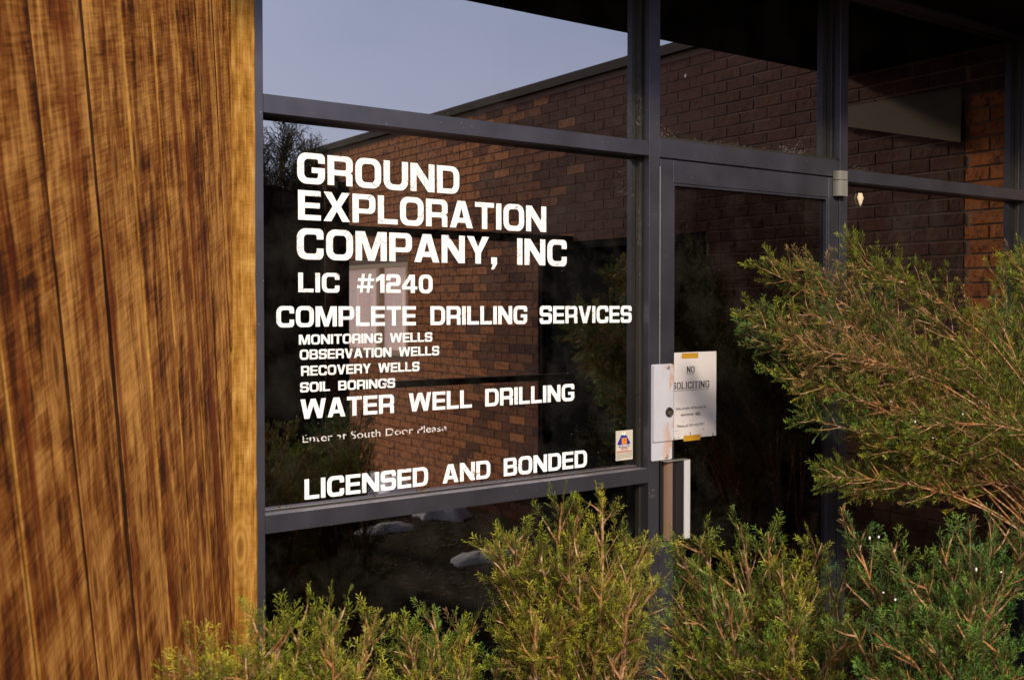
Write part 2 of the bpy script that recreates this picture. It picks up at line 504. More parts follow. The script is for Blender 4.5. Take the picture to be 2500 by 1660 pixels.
# transoms and rails
mem('sill_rail', 0.0005, 1.2805, 1.091, 1.1365)
mem('transom', 0.0005, 1.2805, 2.131, 2.177)
mem('door_head', 1.327, 2.233, 2.1305, 2.190)
mem('door_head', 1.327, 2.233, 2.1905, 2.200, .012, D, mat=M['bronze_dark'])
mem('transom', 2.2795, 3.5395, 2.118, 2.1640)
for a, b in ((0.0005, 1.2805), (1.327, 2.233), (2.2795, 3.5395)):
    mem('head_rail', a, b, 2.835, 2.850)
mem('bottom_rail', 0.0005, 1.2805, 0.0, .10)
mem('bottom_rail', 2.2795, 3.5395, 0.0, .10)
# glazing stops: thin strips along the right-hand edges of each opening and at the feet
def stops(x0, x1, z0, z1, parent=store):
    w = .010
    box('glazing_stop', x1 - w, x1 - .0003, GY - .020, GY - .0004, z0 + .0003, z1 - .0003, M['bronze_dark'], parent, .0008)
    box('glazing_stop', x0 + .0003, x0 + w, GY - .020, GY - .0004, z0 + .0003, z1 - .0003, M['bronze_dark'], parent, .0008)
    box('glazing_stop', x0 + w + .0003, x1 - w - .0003, GY - .012, GY - .0004, z0 + .0003, z0 + .005, M['bronze_dark'], parent, .0006)
panes = {}
for key, x0, x1, z0, z1, mt in (('top1', 0.0, 1.281, 2.177, 2.835, 'glass'), ('main', 0.0, 1.281, 1.1365, 2.131, 'glass'),
                            ('low1', 0.0, 1.281, .10, 1.091, 'low_glass'), ('top2', 1.3265, 2.2335, 2.200, 2.835, 'glass'),
                            ('top3', 2.279, 3.540, 2.164, 2.835, 'glass'), ('main3', 2.279, 3.540, .10, 2.118, 'glass')):
    panes[key] = box('window_pane', x0 + .0006, x1 - .0006, GY, GY + .006, z0 + .0006, z1 - .0006, M[mt], store, 0)
    stops(x0, x1, z0, z1)
panes['main']['label'] = 'large tinted window pane carrying white lettering'
for x0, x1, z in ((.004, 1.277, 1.1367),):
    # grime line lying along the sill
    bm = bmesh.new()
    for k in range(60):
        x = rng.uniform(x0, x1 - .02); y = rng.uniform(GY - .014, GY - .006); s = rng.uniform(.0008, .003)
        bm_box(bm, x, x + s * rng.uniform(1, 3), y, y + s, z + .0051, z + .0051 + s * .7)
    o = bm_obj('debris', bm, plain('sill_debris', (.20, .14, .09), .9, var=.5, vscale=300), store); o['kind'] = 'stuff'

# ---- door (part) with its own pieces as sub-parts
bm = bmesh.new()
DX0, DX1 = 1.3305, 2.2295
bm_box(bm, DX0, DX0 + .058, .000, .044, .012, 2.1255, .0012)
bm_box(bm, DX1 - .058, DX1, .000, .044, .012, 2.1255, .0012)
bm_box(bm, DX0 + .0581, DX1 - .0581, .0004, .0436, 2.052, 2.1255, .0012)
bm_box(bm, DX0 + .0581, DX1 - .0581, .0004, .0436, .012, .24, .0012)
door = bm_obj('door', bm, M['bronze'], store)
door['label'] = 'narrow-stile glass door with pull handle and latch guard'
gx0, gx1, gz0, gz1 = DX0 + .058, DX1 - .058, .24, 2.052
for a in ((gx0 + .0003, gx0 + .008, gz0, gz1), (gx1 - .008, gx1 - .0003, gz0, gz1)):
    box('glazing_stop', a[0], a[1], .003, .0198, a[2] + .0003, a[3] - .0003, M['bronze'], door, .0008)
box('glazing_stop', gx0 + .0083, gx1 - .0083, .003, .0198, gz1 - .008, gz1 - .0003, M['bronze'], door, .0008)
box('door_glass', gx0 + .0006, gx1 - .0006, .020, .026, gz0 + .0006, gz1 - .0006, M['door_glass'], door, 0)
box('weather_strip', DX0 - .0032, DX0 - .0006, -.0005, .03, 1.47, 2.1, plain('pale_weatherstrip', (.22, .21, .21), .6), door, 0)

def rounded_plate(name, x0, x1, z0, z1, y0, y1, rad, mat, parent, origin=True):
    pts = []
    for (cx_, cz_, a0) in ((x1 - rad, z1 - rad, 0), (x0 + rad, z1 - rad, 90), (x0 + rad, z0 + rad, 180), (x1 - rad, z0 + rad, 270)):
        for k in range(6):
            a = math.radians(a0 + 90 * k / 5); pts.append((cx_ + rad * math.cos(a), cz_ + rad * math.sin(a)))
    bm = bmesh.new()
    ox, oz = (x0, z0) if origin else (0, 0)
    f = bm.faces.new([bm.verts.new((p[0] - ox, y0, p[1] - oz)) for p in pts])
    r = bmesh.ops.extrude_face_region(bm, geom=[f])
    for v in r['geom']:
        if isinstance(v, bmesh.types.BMVert): v.co.y = y1
    bmesh.ops.recalc_face_normals(bm, faces=bm.faces)
    es = [e for e in bm.edges if all(abs(v.co.y - y0) < 1e-6 for v in e.verts)]
    bmesh.ops.bevel(bm, geom=es, offset=.0012, segments=2, affect='EDGES')
    o = bm_obj(name, bm, mat, parent)
    if origin: o.location = (x0, 0, z0)
    return o
pl = rounded_plate('latch_guard', 1.2905, 1.3815, 1.1585, 1.4680, -.0045, -.0017, .006, M['plate'], door)
rounded_plate('latch_guard_cover', 1.2930, 1.3825, 1.2195, 1.4670, -.0105, -.0046, .005, M['plate'], door)
for x, z in ((1.3575, 1.4575), (1.3560, 1.1680)):
    bm = bmesh.new(); bmesh.ops.create_uvsphere(bm, u_segments=16, v_segments=8, radius=.0075)
    for v in bm.verts: v.co = Vector((x + v.co.x, (-.0105 if z > 1.3 else -.0045) + v.co.y * .35, z + v.co.z))
    bm_obj('rivet', bm, M['rivet'], door, True)
bm = bmesh.new()
cyl_bm(bm, (1.3615, -.0106, 1.3125), (1.3615, -.0150, 1.3125), .0168, .0150, 28)
bm_obj('lock_cylinder', bm, M['lock'], door)
bm = bmesh.new(); cyl_bm(bm, (1.3625, -.0151, 1.3090), (1.3625, -.0165, 1.3090), .0088, .0084, 20)
bm_obj('key_core', bm, M['keyway'], door)
bm = bmesh.new(); cyl_bm(bm, (1.3625, -.0166, 1.3092), (1.3625, -.0170, 1.3092), .0030, .003, 12); bm_box(bm, 1.3618, 1.3632, -.0170, -.0166, 1.3030, 1.3088)
bm_obj('keyhole', bm, M['black'], door)

# ---- pull handle: an extruded profile, polished and satin faces; tan and dark reflections painted in
def extrude_profile(name, prof, z0, z1, mat, parent, thick=.0016):
    bm = bmesh.new()
    ring = prof + [(x, y + thick) for x, y in reversed(prof)]
    f = bm.faces.new([bm.verts.new((x, y, z0)) for x, y in ring])
    r = bmesh.ops.extrude_face_region(bm, geom=[f])
    for v in r['geom']:
        if isinstance(v, bmesh.types.BMVert): v.co.z = z1
    bmesh.ops.recalc_face_normals(bm, faces=bm.faces)
    return bm_obj(name, bm, mat, parent)
HZ0, HZ1 = .898, 1.156
extrude_profile('pull_handle', [(1.3295, -.0045), (1.3420, -.006)], HZ0, HZ1, M['pull_dark'], door, .004)
extrude_profile('pull_handle', [(1.3420, -.0065), (1.3480, -.014), (1.3560, -.0205), (1.3650, -.0235)], HZ0, HZ1, M['pull_tan'], door)
extrude_profile('pull_handle', [(1.3651, -.0235), (1.3750, -.0195), (1.3850, -.0185), (1.3980, -.0215), (1.4094, -.0295)], HZ0 + .001, HZ1, M['pull_dark'], door)
extrude_profile('pull_handle', [(1.4095, -.0300), (1.4120, -.0335), (1.4240, -.034)], HZ0 + .003, HZ1, M['satin'], door, .003)
extrude_profile('pull_handle', [(1.4247, -.034), (1.4330, -.034), (1.4350, -.0325)], HZ0 + .003, HZ1, M['satin'], door, .003)
box('pull_handle_cap', 1.3300, 1.4360, -.033, -.0030, HZ1 + .0003, HZ1 + .0010, M['pivot'], door, .0002)
# ---- top pivot
def half_round(name, x0, x1, z0, z1, depth, mat, parent):
    n = 16; prof = []
    for k in range(n + 1):
        a = math.pi * k / n
        prof.append(((x0 + x1) / 2 - (x1 - x0) / 2 * math.cos(a), -.002 - depth * min(1, 1.35 * math.sin(a)) ** 1.0))
    bm = bmesh.new()
    f = bm.faces.new([bm.verts.new((x, y, z0)) for x, y in prof])
    r = bmesh.ops.extrude_face_region(bm, geom=[f])
    for v in r['geom']:
        if isinstance(v, bmesh.types.BMVert): v.co.z = z1
    bmesh.ops.recalc_face_normals(bm, faces=bm.faces)
    return bm_obj(name, bm, mat, parent)
half_round('pivot_cap', 2.1930, 2.2540, 2.118, 2.1500, .026, M['pivot'], store)
half_round('pivot_body', 2.1925, 2.2545, 2.058, 2.1155, .0265, M['pivot'], store)

# ------------------------------------------------------------------ lettering
S_, T_ = .255, .18
def glyphs(S, T):
    r1, r2 = .33, .15
    g = {}
    W = 1.0
    g['I'] = (S, [[(0, 0), (S, 0), (S, 1), (0, 1)]])
    W = .84; g['L'] = (W, [[(0, 0), (W, 0), (W, T), (S, T), (S, 1), (0, 1)]])
    W = .88; g['E'] = (W, [[(0, 0), (W, 0), (W, T), (S, T), (S, .5 - T / 2), (W - .04, .5 - T / 2), (W - .04, .5 + T / 2), (S, .5 + T / 2), (S, 1 - T), (W, 1 - T), (W, 1), (0, 1)]])
    W = .84; g['F'] = (W, [[(0, 0), (S, 0), (S, .5 - T / 2), (W - .04, .5 - T / 2), (W - .04, .5 + T / 2), (S, .5 + T / 2), (S, 1 - T), (W, 1 - T), (W, 1), (0, 1)]])
    W = .92; c = W / 2; g['T'] = (W, [[(c - S / 2, 0), (c + S / 2, 0), (c + S / 2, 1 - T), (W, 1 - T), (W, 1), (0, 1), (0, 1 - T), (c - S / 2, 1 - T)]])
    for k, W in (('O', 1.04), ('0', .88)):
        g[k] = (W, [[(0, -.015, r1), (W, -.015, r1), (W, 1.015, r1), (0, 1.015, r1)], [(S, T, r2), (W - S, T, r2), (W - S, 1 - T, r2), (S, 1 - T, r2)]])
    W = 1.0; g['D'] = (W, [[(0, 0), (W, 0, r1), (W, 1, r1), (0, 1)], [(S, T), (W - S, T, r2), (W - S, 1 - T, r2), (S, 1 - T)]])
    W = 1.0; g['C'] = (W, [[(W, .36), (W, -.015, r1), (0, -.015, r1), (0, 1.015, r1), (W, 1.015, r1), (W, .66), (W - S, .66), (W - S, 1 - T, r2), (S, 1 - T, r2), (S, T, r2), (W - S, T, r2), (W - S, .36)]])
    W = 1.04; g['G'] = (W, [[(W, .54), (W, -.015, r1), (0, -.015, r1), (0, 1.015, r1), (W, 1.015, r1), (W, .69), (W - S, .69), (W - S, 1 - T, r2), (S, 1 - T, r2), (S, T, r2), (W - S, T, r2), (W - S, .54 - T), (W * .52, .54 - T), (W * .52, .54)]])
    W = 1.02; g['U'] = (W, [[(0, 1), (0, -.015, r1), (W, -.015, r1), (W, 1), (W - S, 1), (W - S, T, r2), (S, T, r2), (S, 1)]])
    W = 1.04; g['N'] = (W, [[(0, 0), (S, 0), (S, .60), (W - S - .03, 0), (W, 0), (W, 1), (W - S, 1), (W - S, .40), (S + .03, 1), (0, 1)]])
    W = 1.26; c = W / 2; g['M'] = (W, [[(0, 0), (S, 0), (S, .64), (c - .13, 0), (c + .13, 0), (W - S, .64), (W - S, 0), (W, 0), (W, 1), (W - .37, 1), (c, .34), (.37, 1), (0, 1)]])
    W = 1.08; c = W / 2; g['A'] = (W, [[(0, 0), (.28, 0), (.355, .19), (W - .355, .19), (W - .28, 0), (W, 0), (c + .18, 1), (c - .18, 1)], [(.43, .37), (W - .43, .37), (c, .74)]])
    W = 1.06; c = W / 2; g['X'] = (W, [[(0, 0), (.31, 0), (c, .35), (W - .31, 0), (W, 0), (c + .17, .51), (W - .01, 1), (W - .32, 1), (c, .67), (.32, 1), (.01, 1), (c - .17, .51)]])
    W = 1.02; c = W / 2; g['Y'] = (W, [[(c - S / 2, 0), (c + S / 2, 0), (c + S / 2, .38), (W, 1), (W - .31, 1), (c, .60), (.31, 1), (0, 1), (c - S / 2, .38)]])
    W = 1.04; c = W / 2; g['V'] = (W, [[(c - .16, 0), (c + .16, 0), (W, 1), (W - .29, 1), (c, .30), (.29, 1), (0, 1)]])
    W = 1.50; c = W / 2; g['W'] = (W, [[(.23, 0), (.51, 0), (c, .66), (W - .51, 0), (W - .23, 0), (W, 1), (W - .27, 1), (W - .38, .42), (c + .14, 1), (c - .14, 1), (.38, .42), (.27, 1), (0, 1)]])
    W = .95; g['P'] = (W, [[(0, 0), (S, 0), (S, .33), (W, .33, .22), (W, 1, .22), (0, 1)], [(S, .33 + T * .9), (W - S, .33 + T * .9, .08), (W - S, 1 - T, .08), (S, 1 - T)]])
    W = .98; g['R'] = (W, [[(0, 0), (S, 0), (S, .34), (W - S, .34, .07), (W - S - .0, 0), (W - .01, 0), (W - .01, .40, .10), (W - .10, .445), (W, .50, .10), (W, 1, .22), (0, 1)], [(S, .52), (W - S, .52, .07), (W - S, 1 - T, .08), (S, 1 - T)]])
    W = .98; g['B'] = (W, [[(0, 0), (W, 0, .20), (W, .47, .12), (W - .08, .52), (W - .03, .57, .10), (W - .03, 1, .20), (0, 1)], [(S, T * .95), (W - S, T * .95, .07), (W - S, .43, .07), (S, .43)], [(S, .60), (W - S - .03, .60, .06), (W - S - .03, 1 - T * .95, .07), (S, 1 - T * .95)]])
    W = .96; g['S'] = (W, [[(0, -.015, .23), (W, -.015, .23), (W, .61, .2), (S, .61, .06), (S, 1 - T, .08), (W - S, 1 - T, .08), (W - S, .70), (W, .70), (W, 1.015, .23), (0, 1.015, .23), (0, .41, .2), (W - S, .41, .06), (W - S, T, .08), (S, T, .08), (S, .31), (0, .31)]])
    W = .52; g['1'] = (W, [[(W - S, 0), (W, 0), (W, 1), (W - .20, 1), (0, .76), (0, .56), (W - S, .70)]])
    W = .88; g['2'] = (W, [[(0, 0), (W, 0), (W, T), (S, T), (S, .38, .07), (W, .38, .20), (W, 1.01, .23), (0, 1.01, .23), (0, .67), (S, .67), (S, 1 - T, .08), (W - S, 1 - T, .08), (W - S, .57, .07), (0, .57, .2)]])
    W = .94; g['4'] = (W, [[(.53, 0), (.79, 0), (.79, .19), (W, .19), (W, .36), (.79, .36), (.79, 1), (.46, 1), (0, .40), (0, .19), (.53, .19)], [(.23, .36), (.53, .36), (.53, .76)]])
    a0, a1, b0, b1, W = .20, .36, .60, .76, .96
    y0, y1, y2, y3 = .24, .38, .62, .76
    h = [[(a0, 0), (a1, 0), (a1, y0), (b0, y0), (b0, 0), (b1, 0), (b1, y0), (W, y0), (W, y1), (b1, y1), (b1, y2), (W, y2), (W, y3), (b1, y3), (b1, 1), (b0, 1), (b0, y3), (a1, y3), (a1, 1), (a0, 1), (a0, y3), (0, y3), (0, y2), (a0, y2), (a0, y1), (0, y1), (0, y0), (a0, y0)],
         [(a1, y1), (b0, y1), (b0, y2), (a1, y2)]]
    g['#'] = (W + .1, [[(x + .14 * y, y) for x, y in p] for p in h])
    g[','] = (.27, [[(0, 0), (.08, 0), (0, -.2), (.12, -.2), (.27, 0), (.27, .25), (0, .25)]])
    return g

def round_path(pts):
    out = []; n = len(pts)
    for i, p in enumerate(pts):
        if len(p) == 2:
            out.append((p[0], p[1])); continue
        x, y, r = p
        a = Vector(pts[i - 1][:2]); b = Vector((x, y)); c = Vector(pts[(i + 1) % n][:2])
        d1 = (a - b); d2 = (c - b); l1, l2 = d1.length, d2.length
        d1 /= l1; d2 /= l2
        ang = math.acos(max(-1, min(1, d1.dot(d2)))) / 2
        t = min(r / math.tan(ang), l1 * .5, l2 * .5); rr = t * math.tan(ang)
        ctr = b + (d1 + d2).normalized() * (rr / math.sin(ang))
        s = b + d1 * t - ctr; e = b + d2 * t - ctr
        a0 = math.atan2(s.y, s.x); a1 = math.atan2(e.y, e.x)
        dl = (a1 - a0 + math.pi) % (2 * math.pi) - math.pi
        for k in range(7):
            q = a0 + dl * k / 6
            out.append((ctr.x + rr * math.cos(q), ctr.y + rr * math.sin(q)))
    return out

def curve_to_obj(name, cu, mat, parent, place):
    """fills a 2-D curve, stands it up in the wall plane (local x -> x, local y -> z)"""
    tmp = bpy.data.objects.new('tmp_curve', cu); C.objects.link(tmp)
    dg = bpy.context.evaluated_depsgraph_get()
    me = bpy.data.meshes.new_from_object(tmp.evaluated_get(dg))
    bpy.data.objects.remove(tmp); bpy.data.curves.remove(cu)
    me.name = name
    me.transform(place)
    me.materials.clear(); me.materials.append(mat)
    return link(name, me, None, parent)

UP = Matrix(((1, 0, 0, 0), (0, 0, -1, 0), (0, 1, 0, 0), (0, 0, 0, 1)))
def letter_line(text, x0, x1, z, cap, y, mat, parent, S=S_, T=T_, name='lettering', lab='white vinyl lettering reading ', wordgap=.98, gap=.105, th=.00015, serif=False):
    G = glyphs(S, T)
    adv = []; x = 0
    for ch in text:
        if ch == ' ': x += wordgap - gap; continue
        w, paths = G[ch]; adv.append((ch, x)); x += w + gap
    total = x - gap
    sc = (x1 - x0) / total
    made = []
    i = 0
    for word in text.split():
        cu = bpy.data.curves.new(name, 'CURVE'); cu.dimensions = '2D'; cu.fill_mode = 'BOTH'; cu.extrude = th
        for ch, cx_ in adv[i:i + len(word)]:
            for p in G[ch][1]:
                rp = round_path(p)
                sp = cu.splines.new('POLY'); sp.points.add(len(rp) - 1)
                for k, (px, py) in enumerate(rp):
                    sp.points[k].co = ((cx_ + px) * sc, py * cap, 0, 1)
                sp.use_cyclic_u = True
        i += len(word)
        o = curve_to_obj(name, cu, mat, parent, Matrix.Translation((x0, y, z)) @ UP)
        o['label'] = lab + word
        made.append(o)
    return made
def font_line(text, x0, x1, z, cap, y, mat, parent, name='lettering', th=.00012, shear=0.0, offset=0.0):
    cu = bpy.data.curves.new(name, 'FONT'); cu.body = text; cu.size = 1.0; cu.extrude = 0; cu.shear = shear; cu.offset = offset
    tmp = bpy.data.objects.new('tmp_text', cu); C.objects.link(tmp)
    bpy.context.view_layer.update()
    dg = bpy.context.evaluated_depsgraph_get()
    me = bpy.data.meshes.new_from_object(tmp.evaluated_get(dg))
    bpy.data.objects.remove(tmp); bpy.data.curves.remove(cu)
    xs = [v.co.x for v in me.vertices]
    mx0, mx1 = min(xs), max(xs)
    me.transform(Matrix.Translation((x0, y, z)) @ UP @ Matrix.Diagonal(((x1 - x0) / (mx1 - mx0), cap / .70, 1, 1)) @ Matrix.Translation((-mx0, 0, 0)))
    me.materials.clear(); me.materials.append(mat)
    me.name = name
    return link(name, me, None, parent)

LY = GY - .0007
for text, x0, x1, z, cap in (
        ('GROUND', .1115, .6018, 1.9715, .0772), ('EXPLORATION', .1135, .9106, 1.877, .0762), ('COMPANY, INC', .1096, .9891, 1.7768, .0778),
        ('LIC #1240', .1132, .5134, 1.6912, .0502), ('COMPLETE DRILLING SERVICES', .0533, 1.2541, 1.602, .0528),
        ('MONITORING WELLS', .114, .512, 1.5563, .0254), ('OBSERVATION WELLS', .1163, .5345, 1.5176, .0254), ('RECOVERY WELLS', .1198, .4705, 1.4757, .0254),
        ('SOIL BORINGS', .117, .394, 1.4335, .0250), ('WATER WELL DRILLING', .1178, 1.0197, 1.3641, .0510), ('LICENSED AND BONDED', .1279, 1.0702, 1.155, .0525)):
    letter_line(text, x0, x1, z, cap, LY, M['vinyl'], panes['main'])
o = font_line('Enter at South Door Please', .1235, .5583, 1.3030, .020, LY, M['worn'], panes['main'])
o['label'] = 'small worn lettering reading Enter at South Door Please'

# ------------------------------------------------------------------ paper sign taped to the door glass
PX0, PX1, PZ0, PZ1, PY = 1.3972, 1.6075, 1.2165, 1.5018, .0188
sign = tag(empty('paper_sign', (PX0, PY, PZ0)), 'white paper sign reading NO SOLICITING taped to the door glass beside the latch guard', 'sign')
def loc_child(o, parent):
    o.parent = parent
    o.matrix_parent_inverse = Matrix.Identity(4)
    return o
bm = bmesh.new(); bm_box(bm, 0, PX1 - PX0, -.0002, .0002, 0, PZ1 - PZ0)
bm_obj('paper_sheet', bm, M['paper'], sign)
for (a, b, c, d) in ((1.445, 1.521, 1.4815, 1.4990), (1.4545, 1.5315, 1.2080, 1.2265)):
    bm = bmesh.new(); bm_box(bm, a - PX0, b - PX0, -.0009, -.0004, c - PZ0, d - PZ0)
    bm_obj('tape', bm, M['gold_tape'], sign)
def serif_line(text, x0, x1, z, cap, wordgap=.6):
    letter_line(text, x0 - PX0, x1 - PX0, z - PZ0, cap, -.0007, M['ink'], sign, S=.25, T=.13, name='printed_text', gap=.22, th=.0001, lab='black serif print reading ')
    # slab serifs on every straight stem end
    G = glyphs(.25, .13); x = 0; spans = []
    for ch in text:
        spans.append((ch, x, G[ch][0])); x += G[ch][0] + .22
    sc = (x1 - x0) / (x - .22)
    bm = bmesh.new()
    for ch, cx_, w in spans:
        ends = {'N': [(.08, 1), (.08, 0), (w - .08, 1)], 'I': [(.085, 0), (.085, 1)], 'L': [(.085, 0), (.085, 1)], 'T': [(w / 2, 0)], 'S': [], 'O': [], 'C': [], 'G': []}[ch]
        for ex, ez in ends:
            a = (cx_ + ex) * sc; bm_box(bm, x0 - PX0 + a - .19 * sc, x0 - PX0 + a + .19 * sc, -.0012, -.0009, z - PZ0 + ez * cap - (.04 * cap if ez == 0 else .02 * cap), z - PZ0 + ez * cap + .04 * cap)
    bm_obj('serif_strokes', bm, M['ink'], sign)['kind'] = 'stuff'
serif_line('NO', 1.4690, 1.5045, 1.4340, .0205)
serif_line('SOLICITING', 1.4010, 1.5740, 1.3815, .0225)
for a, b, z in ((1.470, 1.504, 1.4290), (1.4025, 1.5735, 1.3755), (1.5090, 1.5335, 1.2905)):
    bm = bmesh.new(); bm_box(bm, a - PX0, b - PX0, -.0009, -.0006, z - PZ0, z + .0014 - PZ0)
    bm_obj('underline', bm, M['ink'], sign)
for tx, a, b, z, c, mt in (('Sales people will be seen by', 1.4180, 1.5600, 1.3140, .0078, 'faint_ink'), ('appointment', 1.4420, 1.5030, 1.2930, .0078, 'faint_ink'),
                           ('ONLY', 1.5090, 1.5330, 1.2930, .0082, 'ink'), ('Please call 303-420-9977', 1.4250, 1.5520, 1.2560, .0082, 'faint_ink')):
    o = font_line(tx, a - PX0, b - PX0, z - PZ0, c, -.0007, M[mt], sign, name='printed_text', offset=.014 if mt == 'faint_ink' else .03)
    o['label'] = 'small black print reading ' + tx

# ------------------------------------------------------------------ small sticker in the corner of the main pane
SX0, SX1, SZ0, SZ1 = 1.1885, 1.2600, 1.1625, 1.2575
stk = tag(empty('window_sticker', (SX0, GY - .001, SZ0)), 'small cream sticker with blue mountain emblem, low in the right corner of the lettered window', 'sticker')
bm = bmesh.new(); bm_box(bm, 0, .0715, -.0001, .0003, 0, .0950); bm_obj('sticker_sheet', bm, M['decal'], stk)
def poly(name, pts, y, mat, parent, th=.0001):
    cu = bpy.data.curves.new(name, 'CURVE'); cu.dimensions = '2D'; cu.fill_mode = 'BOTH'; cu.extrude = th
    sp = cu.splines.new('POLY'); sp.points.add(len(pts) - 1)
    for k, (a, b) in enumerate(pts): sp.points[k].co = (a, b, 0, 1)
    sp.use_cyclic_u = True
    return curve_to_obj(name, cu, mat, parent, Matrix.Translation((0, y, 0)) @ UP)
s = .001
poly('snowy_peaks', [(22*s, 79*s), (27.5*s, 91*s), (32*s, 82*s), (37*s, 91*s), (45*s, 79*s)], -.0004, M['white_ink'], stk)
poly('mountain_emblem', [(5*s, 51*s), (22*s, 80*s), (25*s, 82*s), (28*s, 79*s), (31.5*s, 82*s), (35*s, 78*s), (39*s, 80*s), (42*s, 82*s), (62*s, 51*s), (53*s, 51*s), (57*s, 42*s), (11*s, 42*s), (15*s, 51*s)], -.0008, M['blue_ink'], stk)
poly('emblem_square', [(24*s, 50*s), (45*s, 50*s), (45*s, 71*s), (24*s, 71*s)], -.0012, M['orange_ink'], stk)
letter_line('GM', 26.5*s, 42.5*s, 61.5*s, .0075, -.0016, M['red_ink'], stk, name='emblem_letters', S=.24, lab='red emblem letters reading ')
letter_line('DC', 26.5*s, 42.5*s, 52*s, .0075, -.0016, M['red_ink'], stk, name='emblem_letters', S=.24, lab='red emblem letters reading ')
letter_line('COLORADO', 15*s, 52*s, 43.5*s, .0055, -.0012, M['white_ink'], stk, name='printed_text', lab='white print reading ')
letter_line('NOTICE', 22*s, 49*s, 35*s, .0055, -.0006, M['red_ink'], stk, name='printed_text', lab='red print reading ')
font_line('we have valid', 21*s, 50*s, 30.5*s, .0026, -.0006, M['faint_ink'], stk, name='printed_text')
letter_line('OPERATION', 4*s, 34*s, 25*s, .0042, -.0006, M['red_ink'], stk, name='printed_text', lab='red print reading ')
letter_line('CERTIFICATION', 36*s, 68*s, 25*s, .0042, -.0006, M['red_ink'], stk, name='printed_text', lab='red print reading ')
for k, (tx, b) in enumerate((('of this company as well and operated', 68), ('subject to state requirements and rules', 68), ('been certified with the test and are', 68), ('licensed auditors under regulation', 68), ('board', 18))):
    font_line(tx, 3*s, b*s, (20 - 4.2*k)*s, .0026, -.0006, M['faint_ink'], stk, name='printed_text')

# ------------------------------------------------------------------ cobwebs and small debris on the glass
def web(x, z, w, h, n, y, label, seed):
    r = random.Random(seed); bm = bmesh.new()
    for _ in range(n):
        a = Vector((x + r.uniform(-w, w), y, z + abs(r.gauss(0, h * .5)))); ang = r.uniform(0, math.pi); L = r.uniform(.003, .012) if r.random() < .6 else r.uniform(.001, .003)
        pts = [a]
        for k in range(3):
            ang += r.uniform(-.9, .9); pts.append(pts[-1] + Vector((math.cos(ang) * L / 3, r.uniform(-.001, .0), math.sin(ang) * L / 3)))
        wd = r.uniform(.00015, .00038) if L > .004 else r.uniform(.0003, .0006)
        for p, q in zip(pts, pts[1:]):
            d = (q - p).normalized(); nn = Vector((-d.z, 0, d.x)) * wd
            vs = [bm.verts.new(c) for c in (p - nn, q - nn, q + nn, p + nn)]; bm.faces.new(vs)
    o = bm_obj('cobweb', bm, M['web']); tag(o, label, 'cobweb', 'cobwebs on the storefront'); return o
web(2.03, 2.202, .075, .05, 110, GY - .004, 'dense dusty cobweb above the right end of the door head', 1)
web(1.80, 2.202, .30, .012, 90, GY - .004, 'thin line of dusty web along the ledge above the door', 2)
web(1.40, 2.202, .055, .04, 40, GY - .004, 'wispy cobweb above the left end of the door head', 3)
web(1.225, 2.00, .035, .10, 24, GY - .004, 'broken cobweb at the upper right corner of the lettered window', 4)
web(1.262, 1.85, .008, .16, 40, GY - .024, 'scattered web bits down the right edge of the lettered window', 5)
web(1.262, 2.22, .012, .25, 60, GY - .024, 'cobweb strands beside the mullion in the upper left pane', 6)
web(1.295, 1.04, .012, .03, 25, -.003, 'web scraps on the mullion just under the sill rail', 7)
web(2.42, 2.166, .10, .02, 26, GY - .004, 'faint cobweb at the foot of the upper right pane', 8)
bm = bmesh.new()
bmesh.ops.create_icosphere(bm, subdivisions=3, radius=1)
for v in bm.verts:
    q = v.co.copy(); taper = 1.0 if q.z > 0 else 1 + q.z * .75
    v.co = Vector((2.420 + q.x * .018 * taper * (1 + .12 * math.sin(9 * q.z)), GY - .006 + q.y * .005, 2.0640 + q.z * .028 - .006 * math.exp(-(q.x * 3) ** 2) * (q.z > 0)))
tag(bm_obj('cocoon', bm, M['cocoon'], None, True), 'pale heart-shaped insect cocoon on the glass under the right transom', 'cocoon')
bm = bmesh.new(); bmesh.ops.create_icosphere(bm, subdivisions=2, radius=1)
for v in bm.verts: v.co = Vector((1.4880 + v.co.x * .0055, GY - .002 + v.co.y * .0015, 2.4180 + v.co.z * .0065 + .002 * v.co.x))
tag(bm_obj('bird_dropping', bm, M['white_ink'], None, True), 'white speck stuck to the pane above the door', 'speck')

# ------------------------------------------------------------------ roof overhang above the glass
ov = tag(empty('roof_overhang', (0, 0, TOPZ)), 'dark roof overhang with deep fascia above the storefront', 'overhang')
def ch(name, x0, x1, y0, y1, z0, z1, mat, parent, org):
    return box(name, x0 - org[0], x1 - org[0], y0 - org[1], y1 - org[1], z0 - org[2], z1 - org[2], mat, parent, .001)
o3 = (0, 0, TOPZ)
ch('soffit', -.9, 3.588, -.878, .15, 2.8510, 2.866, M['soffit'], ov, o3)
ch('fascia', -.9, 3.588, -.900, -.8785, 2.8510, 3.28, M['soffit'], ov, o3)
ch('roof_slab', -.9, 5.2, -.878, 5.0, 2.97, 3.20, M['soffit'], ov, o3)

# ------------------------------------------------------------------ interior behind the glass
tag(box('interior_floor', -.9, 5.2, .13, 5.0, -.02, .02, M['interior_dark']), kind='structure')
tag(box('interior_wall', -.9, 5.2, 4.9, 5.0, .021, 2.949, M['interior_dark']), kind='structure')
tag(box('interior_side_wall', 5.05, 5.2, .15, 4.899, .021, 2.949, M['interior_dark']), kind='structure')
tag(box('interior_side_wall', -.9, -.75, .15, 4.899, .021, 2.949, M['interior_dark']), kind='structure')
tag(box('interior_ceiling', -.74, 5.04, .151, 4.89, 2.70, 2.72, M['interior_dark']), kind='structure')

